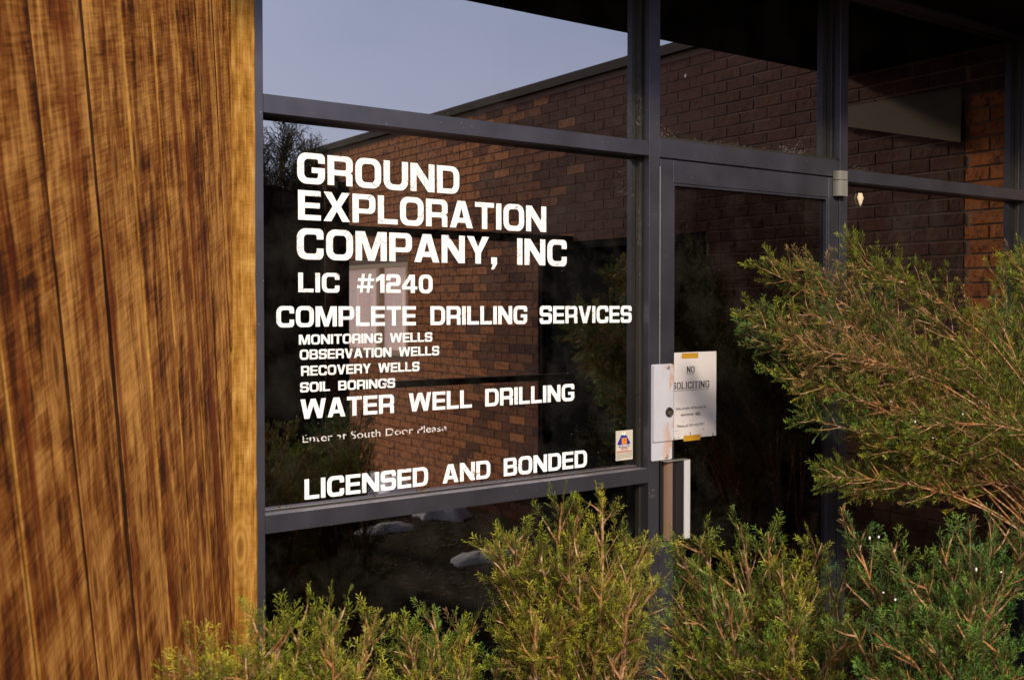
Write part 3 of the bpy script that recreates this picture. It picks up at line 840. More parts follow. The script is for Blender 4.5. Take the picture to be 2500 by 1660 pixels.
# ------------------------------------------------------------------ brick wing wall at right angles to the storefront
BX = 3.590
bw = tag(empty('brick_wall', (BX, -3.5, 0)), 'rough brick wing wall with dark service doors standing at right angles to the glass', 'wall')
bo = (BX, -3.5, 0)
YB = -7.6
DY0, DY1, DZ = -3.59, -1.95, 2.10            # service doors
WY0, WY1, WZ0, WZ1 = -6.95, -5.55, 1.19, 2.05  # curtained window
def wbox(name, y0, y1, z0, z1, mat, x0=BX + .0045, x1=BX + .22): return ch(name, x0, x1, y0, y1, z0, z1, mat, bw, bo)
TB = 3.22
wbox('mortar_bed', DY1, -.0005, 0, TB, M['mortar'])
wbox('mortar_bed', DY0, DY1 - .0003, DZ, TB, M['mortar'])
wbox('mortar_bed', WY1, DY0 - .0003, 0, TB, M['mortar'])
wbox('mortar_bed', WY0, WY1 - .0003, 0, WZ0, M['mortar'])
wbox('mortar_bed', WY0, WY1 - .0003, WZ1, TB, M['mortar'])
wbox('mortar_bed', YB, WY0 - .0003, 0, TB, M['mortar'])
wbox('coping', YB - .02, -.905, TB + .0005, 3.285, M['coping'], BX - .03, BX + .25)
CH, BL, BH = .0677, .2033, .0580
bricks = []
nc = int(TB / CH)
for c_ in range(nc):
    z0 = c_ * CH + .004
    off = (c_ % 2) * BL / 2
    y = 0.0 - off * 0
    k = -1
    while True:
        k += 1
        ya = -(k * BL) + (BL / 2 if c_ % 2 else 0)
        yb = ya - BL + .009
        ya = min(ya, -.002)
        yb_ = max(yb, YB)
        if ya < YB + .02: break
        segs = [(yb_, ya)]
        for (h0, h1, q0, q1) in ((DY0, DY1, -.1, DZ), (WY0, WY1, WZ0, WZ1)):
            if z0 + BH > q0 and z0 < q1 - .01:
                ns = []
                for a, b in segs:
                    if b <= h0 or a >= h1: ns.append((a, b)); continue
                    if a < h0 - .02: ns.append((a, h0 - .002))
                    if b > h1 + .02: ns.append((h1 + .002, b))
                segs = ns
        segs = [q for a, b in segs for q in (((a, -.2245), (-.2185, b)) if a < -.23 and b > -.21 else ((a, b),))]
        for a, b in segs:
            if b - a > .02: bricks.append((a, b, z0))
        if yb < YB: break
# apparent size in the mirror view decides which are single objects
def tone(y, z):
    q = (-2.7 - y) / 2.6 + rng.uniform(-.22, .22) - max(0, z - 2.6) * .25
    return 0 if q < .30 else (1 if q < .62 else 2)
def score(b):
    yc = (b[0] + b[1]) / 2; d = math.hypot(-yc + 2.43, BX + .967)
    if b[2] < 1.05 or (b[2] > 2.62 and yc > -.38): return 99
    return d
order = sorted(range(len(bricks)), key=lambda i: score(bricks[i]))
single = set(order[:300])
full = bmesh.new(); bm_box(full, 0, .030, -.5 * (BL - .009), .5 * (BL - .009), 0, BH, .0016)
full_me = bpy.data.meshes.new('brick'); full.to_mesh(full_me); full.free(); full_me.materials.append(M['brick'])
full_md = full_me.copy(); full_md.materials.clear(); full_md.materials.append(M['brick_part_lit'])
full_wm = full_me.copy(); full_wm.materials.clear(); full_wm.materials.append(M['brick_sunlit'])
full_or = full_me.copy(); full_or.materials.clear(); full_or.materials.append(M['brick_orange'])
rest = [bmesh.new() for _ in range(3)]
for i, (a, b, z0) in enumerate(bricks):
    L = b - a; yc = (a + b) / 2; jut = rng.uniform(-.0012, .0008)
    orange = yc > -.22
    if i in single:
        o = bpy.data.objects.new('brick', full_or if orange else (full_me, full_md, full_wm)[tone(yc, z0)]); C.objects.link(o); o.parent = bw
        o.location = (jut, yc - bo[1], z0); o.scale = (1, L / (BL - .009), 1)
        o.rotation_euler = (rng.uniform(-.006, .006), 0, rng.uniform(-.008, .008))
    else:
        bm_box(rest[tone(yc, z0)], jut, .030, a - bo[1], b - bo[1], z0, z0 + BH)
for bm_, mt_ in zip(rest, ('brick', 'brick_part_lit', 'brick_sunlit')):
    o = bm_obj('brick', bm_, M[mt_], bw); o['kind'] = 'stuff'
# service doors (pair) in a dark frame
for (a, b) in ((DY0 + .05, (DY0 + DY1) / 2 - .003), ((DY0 + DY1) / 2 + .003, DY1 - .05)):
    o = wbox('service_door', a, b, .01, DZ - .05, M['door_dark'], BX + .03, BX + .08)
    box('kick_panel', BX + .026 - bo[0], BX + .0298 - bo[0], a + .08 - bo[1], b - .08 - bo[1], .05, .9, M['door_dark'], o)
for (a, b, c, d) in ((DY0, DY0 + .049, 0, DZ), (DY1 - .049, DY1, 0, DZ), (DY0 + .0495, DY1 - .0495, DZ - .049, DZ)):
    wbox('door_frame', a, b, c, d, M['door_dark'], BX + .004, BX + .10)
# window with a cream curtain
win = wbox('window', WY0, WY0 + .05, WZ0, WZ1, M['win_frame'], BX + .01, BX + .08)
for (a, b, c, d) in ((WY1 - .05, WY1, WZ0, WZ1), (WY0 + .0505, WY1 - .0505, WZ0, WZ0 + .05), (WY0 + .0505, WY1 - .0505, WZ1 - .05, WZ1), (-6.16, -6.10, WZ0 + .0505, WZ1 - .0505)):
    ch('window_frame', BX + .01, BX + .08, a, b, c, d, M['win_frame'], win, bo)
bm = bmesh.new()
nseg = 90
for i in range(nseg):
    y0_, y1_ = WY0 + .06 + (WY1 - WY0 - .12) * i / nseg, WY0 + .06 + (WY1 - WY0 - .12) * (i + 1) / nseg
    f = lambda q: BX + .075 + .012 * math.sin(q * 55) + .006 * math.sin(q * 131)
    vs = [bm.verts.new((f(y0_) - bo[0], y0_ - bo[1], WZ0 + .05)), bm.verts.new((f(y1_) - bo[0], y1_ - bo[1], WZ0 + .05)), bm.verts.new((f(y1_) - bo[0], y1_ - bo[1], WZ1 - .05)), bm.verts.new((f(y0_) - bo[0], y0_ - bo[1], WZ1 - .05))]
    bm.faces.new(vs)
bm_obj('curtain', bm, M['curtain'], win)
# tapered panel added to paint a light patch high on the brick
bb = bmesh.new()
P4 = [(-1.85, 2.686), (-.335, 2.686), (-.335, 2.425), (-1.85, 2.80)]
P4 = [(-.225, 2.420), (-.225, 2.680), (-.93, 2.686), (-.93, 2.60)]
vf = [bb.verts.new((BX - .030, y, z)) for y, z in P4]; vb = [bb.verts.new((BX - .012, y, z)) for y, z in P4]
bb.faces.new(vf); bb.faces.new(vb[::-1])
for i in range(4): bb.faces.new((vf[i], vb[i], vb[(i + 1) % 4], vf[(i + 1) % 4]))
bmesh.ops.recalc_face_normals(bb, faces=bb.faces)
tag(bm_obj('light_patch_panel', bb, M['light_patch']), 'tapered pale panel standing in for a light patch on the brick under the overhang', 'board')

# ------------------------------------------------------------------ dark timber screen and beam across the yard
scr = tag(empty('timber_screen', (1.45, -3.2, 0)), 'dark timber screen with a brown post and beams reaching to the brick wall', 'screen')
so = (1.45, -3.2, 0)
x = .90
while x < 1.66:
    w = .128
    ch('screen_board', x, x + w, -3.215 - rng.uniform(0, .006), -3.190, 0.02, 2.34 + rng.uniform(-.01, .01), M['dark_timber'], scr, so); x += .133
ch('screen_post', 1.70, 1.765, -3.24, -3.17, 0, 2.36, M['brown_timber'], scr, so)
ch('screen_post', 1.768, 1.842, -3.24, -3.16, 0, 2.40, M['dark_timber'], scr, so)
ch('beam', 1.843, 3.585, -3.23, -3.17, 2.085, 2.140, M['dark_timber'], scr, so)
ch('beam', 1.843, 3.585, -3.23, -3.17, 1.135, 1.175, M['dark_timber'], scr, so)
ch('beam', .90, 1.699, -3.245, -3.217, 2.15, 2.24, M['dark_timber'], scr, so)

# ------------------------------------------------------------------ cedar siding wall at the left
P0 = Vector((-0.1154, -0.052, 0)); AW = math.radians(60.47)
WD = Vector((-math.cos(AW), -math.sin(AW), 0))      # away from the storefront, towards and past the camera
WN = Vector((math.sin(AW), -math.cos(AW), 0))       # face normal
ww = tag(empty('siding_wall', tuple(P0)), 'angled wall of leaning rough-sawn orange-brown cedar boards beside the lettered window', 'wall')
LEAN = .277 / math.cos(math.radians(5.67)); H = 2.95; ZR = 1.66
LA = math.atan(LEAN)
ax_up = (Vector((0, 0, 1)) + WD * LEAN).normalized()
ax_across = ax_up.cross(WN).normalized()
Mw = Matrix((( -ax_across.x, ax_up.x, WN.x, 0), (-ax_across.y, ax_up.y, WN.y, 0), (-ax_across.z, ax_up.z, WN.z, 0), (0, 0, 0, 1)))
if Mw.determinant() < 0:
    Mw = Matrix(((ax_across.x, ax_up.x, WN.x, 0), (ax_across.y, ax_up.y, WN.y, 0), (ax_across.z, ax_up.z, WN.z, 0), (0, 0, 0, 1)))
seams = [-.62, -.455, -.29, -.12, .065, .245, .427, .612, .802, .997, 1.191, 1.385, 1.56, 1.74, 1.92, 2.10, 2.28, 2.46, 2.64, 2.82, 3.0, 3.18]
WL = 3.2
GAP = {3: .005, 4: .005, 5: .005, 6: .005, 7: .006, 8: .0095, 9: .0115, 10: .007, 11: .008}
LIGHT_EDGE = (5, 6, 7, 10)
pr = random.Random(4)
for i in range(len(seams) - 1):
    a, b = seams[i], seams[i + 1]
    proud = max(.0085, .0185 - .0014 * max(0, i - 3)) + pr.uniform(-.0003, .0003)
    nst = 34
    L, R = [], []
    pa, pb = pr.uniform(0, 9), pr.uniform(0, 9)
    for k in range(nst + 1):
        h = H * k / nst
        dl = LEAN * (h - ZR)
        wob = lambda p, q: .0026 * math.sin(h * 3.1 + p) + .0017 * math.sin(h * 8.3 + 2 * p) + .0012 * math.sin(h * 23 + q)
        sa = a + GAP.get(i, .0022) * .5 + dl + wob(pa, i); sb = b - GAP.get(i + 1, .0022) * .5 + dl + wob(pb, i + 3)
        L.append((max(0.013, min(WL, sa)), h)); R.append((max(0.013, min(WL, sb)), h))
    bm = bmesh.new(); inv = Mw.inverted()
    org = WD * ((a + b) / 2 - LEAN * ZR)
    def put(s_, h, d): return bm.verts.new(inv @ (WD * s_ + Vector((0, 0, h)) + WN * d - org))
    rows = []
    for k in range(nst + 1):
        (s0, h), (s1, _) = L[k], R[k]
        if s1 - s0 < .004: rows.append(None); continue
        ed = min(.0018, (s1 - s0) / 3)
        rows.append([put(s0, h, -.012), put(s0, h, proud - .0015), put(s0 + ed, h, proud), put((s0 + s1) / 2, h, proud + .0006 * math.sin(5 * h + i)), put(s1 - ed * .3, h, proud), put(s1, h, proud - .0005), put(s1, h, -.012)])
    n_f = 0
    for k in range(nst):
        if rows[k] is None or rows[k + 1] is None: continue
        for j in range(6):
            fc = bm.faces.new((rows[k][j], rows[k][j + 1], rows[k + 1][j + 1], rows[k + 1][j])); n_f += 1
            if j in (0, 5): fc.material_index = 1
    if n_f == 0: bm.free(); continue
    for v in [v for v in bm.verts if not v.link_faces]: bm.verts.remove(v)
    bmesh.ops.recalc_face_normals(bm, faces=bm.faces)
    o = bm_obj('plank', bm, M['cedar'], ww); o.data.materials.append(M['plank_edge'] if i not in LIGHT_EDGE else M['cedar_trim'])
    o.matrix_local = Matrix.Translation(org) @ Mw
# backing and cap
def oblique(name, s0, s1, d0, d1, z0, z1, mat):
    bm = bmesh.new(); bm_box(bm, s0, s1, d0, d1, z0, z1)
    o = bm_obj(name, bm, mat, ww)
    m = Matrix(((WD.x, WN.x, 0, 0), (WD.y, WN.y, 0, 0), (0, 0, 1, 0), (0, 0, 0, 1)))
    o.matrix_local = m
    bpy.context.view_layer.update()
    return o
oblique('wall_core', .004, WL, -.12, -.0125, 0, H, M['black'])
oblique('wall_cap', -.0, WL + .02, -.14, .03, H + .001, H + .04, M['brown_timber'])
# corner board next to the window frame; its own axes let the grain run upward
bm = bmesh.new()
nst = 60
xa, xb = -.1150, -.0400
fr, bk = [], []
for k in range(nst + 1):
    h = H * k / nst
    e = .0006 * math.sin(h * 13) + .0005 * math.sin(h * 47) + .0004 * math.sin(h * 101)
    row = [(xa, -.0135), (xa, -.0505), (xa + .0015, -.052), (xb - .0015 + e, -.052), (xb + e, -.0503), (xb + e * .6, -.0022)]
    fr.append([bm.verts.new((x_, h, -y_)) for x_, y_ in row])
for k in range(nst):
    for j in range(5):
        bm.faces.new((fr[k][j], fr[k][j + 1], fr[k + 1][j + 1], fr[k + 1][j]))
bmesh.ops.recalc_face_normals(bm, faces=bm.faces)
o = bm_obj('corner_board', bm, M['cedar_trim'], ww)
o.matrix_local = Matrix.Translation(-P0) @ Matrix(((1, 0, 0, 0), (0, 0, -1, 0), (0, 1, 0, 0), (0, 0, 0, 1)))
o['label'] = 'smoother golden board standing upright at the end of the siding'
# flakes of old paint on the outer mullion edge beside the board
bm = bmesh.new()
for k in range(26):
    z = rng.uniform(1.0, 1.55); zz = rng.uniform(.002, .012); w = rng.uniform(.0006, .0022)
    bm_box(bm, -.0395, -.0395 + w, -.0030, -.0018, z, z + zz)
o = bm_obj('paint_smear', bm, plain('pale_caulk', (.42, .42, .55), .7), store); o['kind'] = 'stuff'

# ------------------------------------------------------------------ junipers
def spray_proto(seed, n_br=12, L=1.0, sub=3):
    """unit-length flat-ish spray along +Y; returns quads (N,4,3) and t (N)"""
    r = np.random.default_rng(seed)
    Q, Tt = [], []
    def cord(p0, p1, w0, w1, t):
        d = p1 - p0; l = np.linalg.norm(d); d = d / (l + 1e-9)
        a = r.normal(size=3); s = np.cross(d, a); s /= (np.linalg.norm(s) + 1e-9)
        Q.append([p0 - s * w0, p0 + s * w0, p1 + s * w1, p1 - s * w1]); Tt.append(t)
    P = [np.zeros(3)]
    d = np.array([0, 1., 0])
    for k in range(3):
        d = d + r.normal(size=3) * .09; d /= np.linalg.norm(d); P.append(P[-1] + d * L / 3)
    for k in range(3): cord(P[k], P[k + 1], .014 - .003 * k, .011 - .003 * k, .1 + .3 * k)
    for i in range(n_br):
        q = (i + .6) / n_br; k = min(2, int(q * 3)); f = q * 3 - k
        base = P[k] * (1 - f) + P[k + 1] * f
        ax = (P[k + 1] - P[k]); ax /= np.linalg.norm(ax)
        side = 1 if i % 2 else -1
        ang = math.radians(r.uniform(32, 52)); roll = r.uniform(-.75, .75) + (math.pi if side < 0 else 0)
        lat = np.array([math.cos(roll), 0, math.sin(roll)])
        dd = ax * math.cos(ang) + lat * math.sin(ang); dd /= np.linalg.norm(dd)
        bl = L * (.42 - .26 * q) * r.uniform(.75, 1.15)
        m1 = base + dd * bl * .5; dd2 = dd + ax * .45 + r.normal(size=3) * .12; dd2 /= np.linalg.norm(dd2)
        m2 = m1 + dd2 * bl * .55
        cord(base, m1, .0125, .0125, q); cord(m1, m2, .0125, .008, q + .2)
        for j in range(sub):
            g_ = (j + .5) / sub
            pb = base + (m1 - base) * g_ * 2 if g_ < .5 else m1 + (m2 - m1) * (g_ - .5) * 2
            s2 = 1 if j % 2 else -1
            n_ = np.cross(dd2, ax); n_ /= (np.linalg.norm(n_) + 1e-9)
            lt = np.cross(n_, dd2) * s2 + r.normal(size=3) * .35
            d3 = dd2 * .85 + lt * .6; d3 /= np.linalg.norm(d3)
            cord(pb, pb + d3 * bl * r.uniform(.28, .5), .0115, .007, q + .25)
    return np.array(Q), np.clip(np.array(Tt), 0, 1.2)
PROTO = [spray_proto(s_, 13, 1.0, 3) for s_ in range(6)]

def frame_from(d, roll):
    d = d / (np.linalg.norm(d) + 1e-9)
    a = np.array([0, 0, 1.]) if abs(d[2]) < .9 else np.array([1., 0, 0])
    x = np.cross(d, a); x /= np.linalg.norm(x); z = np.cross(x, d)
    c, s_ = math.cos(roll), math.sin(roll)
    return np.stack([x * c + z * s_, d, -x * s_ + z * c], axis=1)

def tube(pts, radii, n=5):
    """verts, faces of a tapered tube"""
    V, F = [], []
    for i, p in enumerate(pts):
        d = pts[min(i + 1, len(pts) - 1)] - pts[max(i - 1, 0)]
        Fm = frame_from(d, 0)
        for k in range(n):
            a = 2 * math.pi * k / n
            V.append(p + (Fm[:, 0] * math.cos(a) + Fm[:, 2] * math.sin(a)) * radii[i])
    for i in range(len(pts) - 1):
        for k in range(n):
            F.append((i * n + k, i * n + (k + 1) % n, (i + 1) * n + (k + 1) % n, (i + 1) * n + k))
    return V, F

def bezier(a, b, c, n):
    t = np.linspace(0, 1, n)[:, None]
    return (1 - t) ** 2 * a + 2 * t * (1 - t) * b + t ** 2 * c

def juniper(root, hub, tips, label, pal, seed, size=1.0, spray=.047, dens=.84, cover=.55, fol=.34, dead=None, cat='juniper', thick=1.0, detail=1.0, skirt=14, spread=.34, jit=.06, group='junipers growing in front of the storefront'):
    """root on the ground, stems pass near the hub and end at the given tips"""
    r = np.random.default_rng(seed)
    root = np.array(root, float); hub = np.array(hub, float)
    base = tag(empty('juniper', tuple(root)), label, cat, group)
    sprays = []      # (pos, dir, roll, scale, colour)
    tips = list(tips)
    for k in range(skirt):
        a = r.uniform(0, 6.28); q = r.uniform(.35, 1)
        tips.append((hub[0] + spread * q * math.cos(a), hub[1] + spread * q * math.sin(a) * .8, hub[2] * r.uniform(.15, .95)))
    for ti, tip in enumerate(tips):
        tip = np.array(tip, float)
        tip = tip - (tip - hub) / np.linalg.norm(tip - hub) * .018 * size + r.normal(size=3) * .012
        mid = hub + r.normal(size=3) * jit
        n = 14
        pts = bezier(root + r.normal(size=3) * .03 * np.array([1, 1, 0]), mid, tip, n)
        w = np.cumsum(r.normal(size=(n, 3)) * .006, axis=0); w *= np.linspace(0, 1, n)[:, None] * np.linspace(1, 0, n)[:, None] * 2.2
        pts = pts + w
        seg = np.linalg.norm(np.diff(pts, axis=0), axis=1); Ltot = seg.sum()
        cum = np.concatenate([[0], np.cumsum(seg)])
        def at(s_):
            i = min(len(seg) - 1, int(np.searchsorted(cum, s_, side='right') - 1)); i = max(0, i)
            f = (s_ - cum[i]) / seg[i]
            return pts[i] * (1 - f) + pts[i + 1] * f, (pts[i + 1] - pts[i]) / seg[i]
        V, F = tube(pts, [thick * (.0068 * (1 - k / (n - 1)) ** .65 + .0009) for k in range(n)])
        V = [v - root for v in V]
        isdead = dead is not None and dead(tip, r)
        leader = pal[r.integers(len(pal))]
        # side branches
        foll = min(Ltot * .96, fol * size * r.uniform(.85, 1.15))
        s_ = Ltot - foll; side = r.uniform(0, 6.28)
        while s_ < Ltot - .02:
            p, d = at(s_)
            q = (Ltot - s_) / foll          # 1 at inner end, 0 at tip
            side += 2.4 + r.normal() * .4
            Fm = frame_from(d, side)
            ang = math.radians(r.uniform(32, 58))
            bd = d * math.cos(ang) + Fm[:, 0] * math.sin(ang) + np.array([0, 0, .12])
            bd /= np.linalg.norm(bd)
            bl = size * (.028 + .095 * q ** .8) * r.uniform(.55, 1.3)
            nb = 5
            bp = [p]
            dd = bd.copy()
            for k in range(nb - 1):
                dd = dd + r.normal(size=3) * .10 + d * .09 + np.array([0, 0, .03]); dd /= np.linalg.norm(dd)
                bp.append(bp[-1] + dd * bl / (nb - 1))
            bp = np.array(bp)
            v2, f2 = tube(bp, [thick * (.0021 * (1 - k / (nb)) + .0005) for k in range(nb)], 3)
            o_ = len(V); V += [v - root for v in v2]; F += [tuple(x_ + o_ for x_ in f_) for f_ in f2]
            # sprays along it
            st = spray * .36 / dens
            m = max(1, int(bl / st)) if not isdead else max(1, int(bl / st * .6))
            dd_ = isdead or r.random() < .03
            for k in range(m + 1):
                f = (k + .6) / (m + 1)
                if f < .12: continue
                x_ = min(nb - 2, int(f * (nb - 1))); ff = f * (nb - 1) - x_
                pp = bp[x_] * (1 - ff) + bp[x_ + 1] * ff
                ad = bp[x_ + 1] - bp[x_]; ad = ad / np.linalg.norm(ad)
                rr = frame_from(ad, r.uniform(0, 6.28))
                a2 = math.radians(r.uniform(15, 55)) if k < m else .1
                sd = ad * math.cos(a2) + rr[:, 0] * math.sin(a2) + np.array([0, 0, .10])
                sc = spray * size ** .5 * r.uniform(.7, 1.2) * (1 - .15 * q)
                if dd_ and r.random() < .85:
                    col = np.array([.27, .165, .06]) * r.uniform(.6, 1.2)
                else:
                    col = np.array(pal[r.integers(len(pal))]) * .3 + np.array(leader) * .7
                    col = col * r.uniform(.75, 1.25)
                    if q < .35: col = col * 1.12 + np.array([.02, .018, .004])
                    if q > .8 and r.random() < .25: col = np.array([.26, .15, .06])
                sprays.append((pp, sd, r.uniform(0, 6.28), sc, col))
            s_ += .0165 * size / dens / detail * r.uniform(.7, 1.3)
        # tip leader sprays
        for k in range(4):
            p, d = at(Ltot - .012 * k * size - .03 * size)
            sprays.append((p, d + r.normal(size=3) * .22, r.uniform(0, 6.28), spray * .85 * size ** .5, np.array(leader) * 1.15 + np.array([.05, .035, .01])))
        me = bpy.data.meshes.new('branch'); me.from_pydata([tuple(v) for v in V], [], F); me.update()
        link('branch', me, M['bark'], base)
    # build the foliage as one mesh
    vs, cols = [], []
    kinds = r.integers(len(PROTO), size=len(sprays))
    brown = np.array([.30, .15, .06])
    for pi, (Qp, Tp) in enumerate(PROTO):
        idx = np.nonzero(kinds == pi)[0]
        if len(idx) == 0: continue
        R = np.stack([frame_from(np.array(sprays[i][1]), sprays[i][2]) for i in idx])
        S = np.array([sprays[i][3] for i in idx]); Pp = np.stack([sprays[i][0] for i in idx]) - root
        Cc = np.stack([sprays[i][4] for i in idx])
        X = np.einsum('nij,qvj->nqvi', R, Qp) * S[:, None, None, None] + Pp[:, None, None, :]
        vs.append(X.reshape(-1, 3))
        tt = np.clip(Tp, 0, 1)[None, :, None]
        cc = Cc[:, None, :] * (.20 + .42 * tt + 1.18 * tt ** 4) * r.uniform(.8, 1.2, size=(len(idx), len(Tp), 1))  # paler tips by nature; inner shade and tip highlights deepened in the colour
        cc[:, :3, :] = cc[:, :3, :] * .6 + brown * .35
        cols.append(np.repeat(cc.reshape(-1, 3), 4, axis=0))
    vs = np.concatenate(vs); cols = np.clip(np.concatenate(cols), 0, 1)
    nq = len(vs) // 4
    me = bpy.data.meshes.new('foliage')
    me.vertices.add(len(vs)); me.vertices.foreach_set('co', vs.astype(np.float32).ravel())
    me.loops.add(len(vs)); me.loops.foreach_set('vertex_index', np.arange(len(vs), dtype=np.int32))
    me.polygons.add(nq); me.polygons.foreach_set('loop_start', np.arange(nq, dtype=np.int32) * 4)
    me.update(calc_edges=True)
    ca = me.color_attributes.new('col', 'FLOAT_COLOR', 'POINT')
    ca.data.foreach_set('color', np.concatenate([cols, np.ones((len(cols), 1))], axis=1).astype(np.float32).ravel())
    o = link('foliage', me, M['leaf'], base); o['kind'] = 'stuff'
    print('juniper', label[:30], len(sprays), 'sprays', nq * 2, 'tris')
    return base

OLIVE = [(.165, .170, .008), (.105, .140, .007), (.225, .215, .014), (.065, .105, .008)]
GREEN = [(.030, .115, .014), (.060, .140, .014), (.018, .085, .018), (.110, .165, .018)]
MIXED = OLIVE + GREEN[:2]
juniper([-0.27, -0.81, 0.0], [-0.281, -0.831, 0.87],
        [[-0.527,-1.016,1.201],[-0.511,-1.028,1.165],[-0.499,-1.06,1.183],[-0.432,-0.986,1.175],[-0.399,-0.949,1.113],[-0.351,-0.92,1.188],[-0.285,-0.87,1.154],[-0.261,-0.887,1.162],[-0.178,-0.799,1.15],[-0.099,-0.794,1.114],[-0.329,-0.937,1.134],[-0.277,-0.974,1.134],[-0.212,-0.959,1.117],[-0.37,-0.907,1.172],[-0.486,-1.071,1.152],[-0.173,-1.048,1.083],[-0.159,-0.936,1.08],[-0.437,-0.984,1.095],[-0.34,-1.052,1.113],[-0.291,-1.087,1.107],[-0.369,-0.971,1.095]],
        'yellow-green juniper in front of the corner board and cedar wall, leftmost of the row', OLIVE + [(.17,.17,.02)], 1)
juniper([0.14, -0.62, 0.0], [0.133, -0.624, 0.766],
        [[0.155,-0.546,1.038],[0.056,-0.599,1.046],[-0.01,-0.675,1.035],[0.209,-0.586,0.986],[0.247,-0.613,0.964],[0.107,-0.698,0.963],[0.067,-0.669,0.987],[0.146,-0.726,0.946],[-0.003,-0.743,0.95],[0.215,-0.713,0.946],[0.047,-0.779,0.935]],
        'short sparse juniper between the leftmost bush and the pointed one', MIXED, 2, dens=.85)
juniper([0.39, -0.73, 0.0], [0.359, -0.731, 0.905],
        [[0.184,-0.685,1.197],[0.233,-0.695,1.217],[0.31,-0.652,1.191],[0.344,-0.735,1.266],[0.457,-0.753,1.266],[0.355,-0.804,1.276],[0.527,-0.745,1.162],[0.525,-0.804,1.168],[0.508,-0.854,1.158],[0.573,-0.778,1.111],[0.258,-0.68,1.069],[0.2,-0.701,1.053],[0.237,-0.663,1.139],[0.559,-0.831,1.074],[0.248,-0.792,1.204],[0.348,-0.862,1.204],[0.332,-0.789,1.219],[0.214,-0.769,1.138],[0.25,-0.855,1.151],[0.315,-0.902,1.135],[0.373,-0.943,1.111],[0.219,-0.776,1.008],[0.385,-0.954,1.024],[0.25,-0.919,1.071],[0.205,-0.889,0.994],[0.3,-0.956,0.994],[0.16,-0.797,0.945],[0.346,-0.926,1.056],[0.217,-0.834,1.08]],
        'pointed olive juniper rising above the sill rail beneath the lettered window', OLIVE, 3)
juniper([0.77, -0.94, 0.0], [0.739, -0.989, 0.815],
        [[0.635,-0.76,1.153],[0.661,-0.719,1.083],[0.622,-0.872,1.2],[0.719,-0.879,1.187],[0.837,-0.902,1.175],[0.848,-1.032,1.176],[0.659,-0.899,1.16],[0.685,-0.979,1.145],[0.543,-0.942,1.041],[0.543,-0.883,0.975],[0.598,-0.98,1.074],[0.68,-1.038,1.091],[0.782,-1.048,1.111],[0.68,-1.1,1.055],[0.568,-1.083,1.023],[0.824,-1.078,1.077],[0.704,-1.179,1.023],[0.532,-0.998,0.958],[0.592,-1.162,0.992],[0.88,-1.056,1.116],[0.657,-0.779,1.018],[0.51,-1.104,0.977],[0.608,-0.804,1.059],[0.543,-0.821,1.011],[0.526,-0.871,0.958],[0.463,-0.889,0.916],[0.799,-1.122,1.074],[0.762,-1.159,1.007],[0.703,-1.18,0.951],[0.616,-0.87,1.099],[0.788,-0.99,1.142]],
        'spreading juniper with bare pale stems in front of the door pull', MIXED, 4)
juniper([0.87, -1.31, 0.0], [0.856, -1.326, 0.896],
        [[0.81,-1.126,1.245],[0.878,-1.175,1.191],[0.866,-1.289,1.193],[0.882,-1.3,1.178],[0.999,-1.26,1.219],[1.01,-1.328,1.242],[0.941,-1.402,1.26],[0.808,-1.187,1.182],[0.771,-1.284,1.175],[0.763,-1.34,1.142],[0.745,-1.267,1.097],[0.794,-1.178,1.125],[0.8,-1.366,1.127],[0.892,-1.368,1.19],[0.808,-1.433,1.141],[0.887,-1.426,1.18],[0.67,-1.277,1.044],[0.687,-1.349,1.06],[0.7,-1.42,1.076],[0.764,-1.465,1.076],[0.608,-1.295,1.001],[0.63,-1.433,1.03],[0.687,-1.473,1.037],[0.738,-1.509,1.037],[0.618,-1.363,1.019],[0.704,-1.178,1.059]],
        'greenest juniper at the lower right, in front of the large arching one', GREEN, 5)
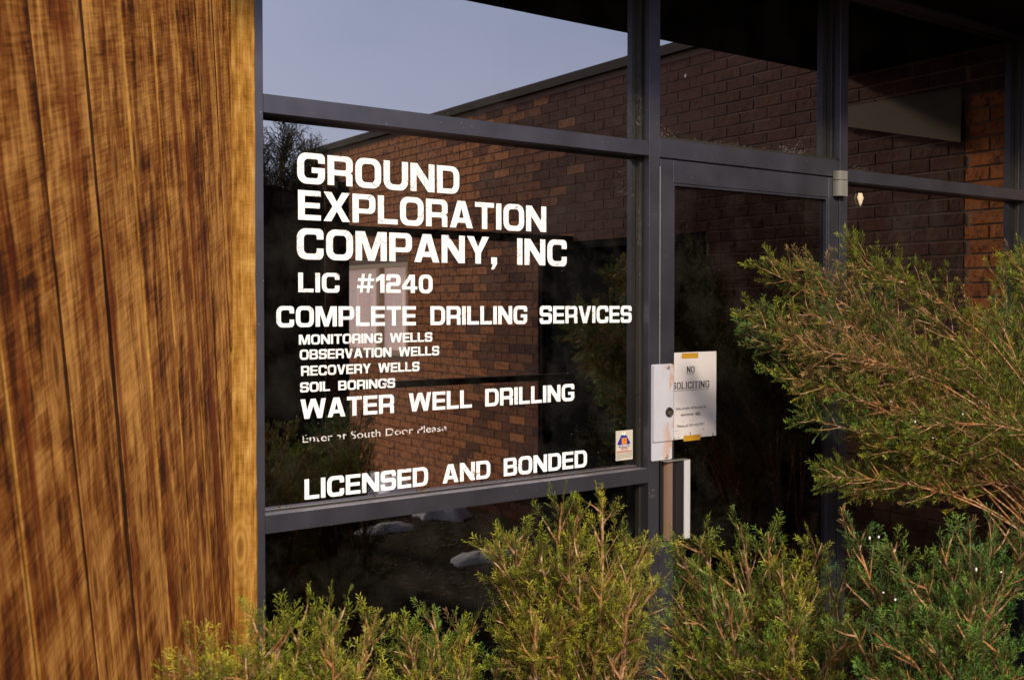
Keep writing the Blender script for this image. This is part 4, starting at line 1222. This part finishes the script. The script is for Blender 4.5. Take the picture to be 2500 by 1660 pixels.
juniper([2.81, -0.72, 0.0], [2.647, -0.708, 1.22],
        [[1.356,-0.34,1.668],[1.313,-0.365,1.616],[1.449,-0.314,1.774],[1.548,-0.313,1.79],[1.796,-0.313,1.809],[1.828,-0.338,1.786],[1.546,-0.411,1.74],[1.334,-0.366,1.553],[1.378,-0.391,1.488],[1.445,-0.416,1.456],[1.47,-0.417,1.4],[1.485,-0.418,1.335],[2.439,-0.366,1.557],[2.569,-0.41,1.822],[2.437,-0.388,1.684],[2.453,-0.365,1.589],[2.623,-0.435,1.789],[2.678,-0.458,1.841],[1.579,-0.397,1.14],[1.624,-0.374,1.105],[1.704,-0.423,1.058],[1.729,-0.462,1.596],[1.597,-0.413,1.639],[1.502,-0.388,1.664],[1.597,-0.488,1.53],[1.459,-0.464,1.532],[1.762,-0.513,1.509],[1.93,-0.513,1.51],[2.125,-0.488,1.517],[2.325,-0.512,1.513],[2.55,-0.486,1.636],[1.507,-0.514,1.414],[1.627,-0.538,1.434],[1.772,-0.563,1.392],[1.985,-0.564,1.369],[2.216,-0.564,1.37],[2.44,-0.563,1.373],[1.6,-0.516,1.3],[1.724,-0.541,1.269],[1.859,-0.59,1.24],[2.039,-0.615,1.228],[2.251,-0.614,1.239],[2.33,-0.639,1.195],[2.179,-0.614,1.244],[1.983,-0.566,1.253],[1.664,-0.542,1.225],[1.667,-0.538,1.469],[1.514,-0.537,1.498],[1.937,-0.537,1.518],[2.122,-0.562,1.454],[2.365,-0.562,1.472],[2.156,-0.613,1.298],[1.756,-0.589,1.333],[1.621,-0.515,1.372],[1.377,-0.463,1.546],[2.585,-0.511,1.578],[2.401,-0.614,1.241],[1.4,-0.414,1.592],[2.504,-0.437,1.664],[2.602,-0.409,1.87],[2.754,-0.409,1.853],[2.787,-0.36,1.894],[1.815,-0.312,1.856],[1.516,-0.313,1.82]],
        'tallest juniper arching over the door glass, browned at its left tips', OLIVE + OLIVE + GREEN, 6, size=1.25, fol=.42, dens=1.0, skirt=8, spread=.28, jit=.13, thick=.8, dead=lambda t, r: t[0] < 1.68 and t[2] > 1.35 and r.random() < .5)
PEL = ['leftmost white pellet high in the arching juniper, on a rusty twig', 'white pellet near the right edge of the arching juniper',
       'white pellet in the middle of the arching juniper below the rusty twig', 'lowest white pellet in the arching juniper',
       'larger white pellet near the tip of the greenest juniper', 'white pellet left beside the larger one at the green juniper tip',
       'white pellet in the dark gap left of the greenest juniper', 'white pellet just right of the one in the dark gap',
       'white pellet on an upright twig at the right of the greenest juniper', 'rightmost white pellet, on an orange stem of the greenest juniper']
for k, p in enumerate([[1.572, -0.68, 1.387], [1.783, -0.769, 1.346], [1.627, -0.72, 1.33], [1.667, -0.75, 1.285], [0.805, -1.184, 1.198], [0.79, -1.174, 1.196], [0.724, -1.252, 1.116], [0.716, -1.283, 1.111], [0.821, -1.38, 1.172], [0.82, -1.428, 1.178]]):
    bm = bmesh.new(); bmesh.ops.create_icosphere(bm, subdivisions=2, radius=1)
    for v in bm.verts: v.co = Vector((v.co.x * .0021, v.co.y * .0020, v.co.z * (.0018 + .001 * (k % 3)))) * (1 + .15 * math.sin(7 * v.co.x))
    o = bm_obj('snow_pellet', bm, M['snow'], None, True); o.location = p
    tag(o, PEL[k], 'snow pellet', 'white snow pellets in the junipers')

# yard plants seen only in the glass
rr = random.Random(8)
tips = [(1.98 + rr.uniform(-.36, .36), -4.6 + rr.uniform(-.4, .3), rr.uniform(1.9, 2.95)) for _ in range(26)] + [(1.75, -4.6, 3.0), (2.05, -4.6, 2.95), (2.3, -4.7, 2.85), (2.42, -4.6, 2.6)]
juniper((2.0, -4.65, 0), (2.0, -4.65, 1.7), tips, 'tall dark evergreen behind the timber screen, tops against the sky', [(.02, .03, .015), (.03, .035, .015)], 21, size=1.8, spray=.15, fol=.55, dens=.8, cat='evergreen', thick=2.5, skirt=0, group='evergreens in the yard')
tips = [(2.98 + rr.uniform(-.42, .42), -1.15 + rr.uniform(-.75, .75), rr.uniform(.8, 1.72)) for _ in range(40)]
juniper((2.98, -1.15, 0), (2.98, -1.15, .6), tips, 'broad juniper in the corner by the brick wall', [(.05, .06, .02), (.04, .055, .02), (.08, .08, .025)], 23, size=1.6, spray=.11, fol=.6, dens=.9, cat='juniper', thick=1.8, skirt=8)
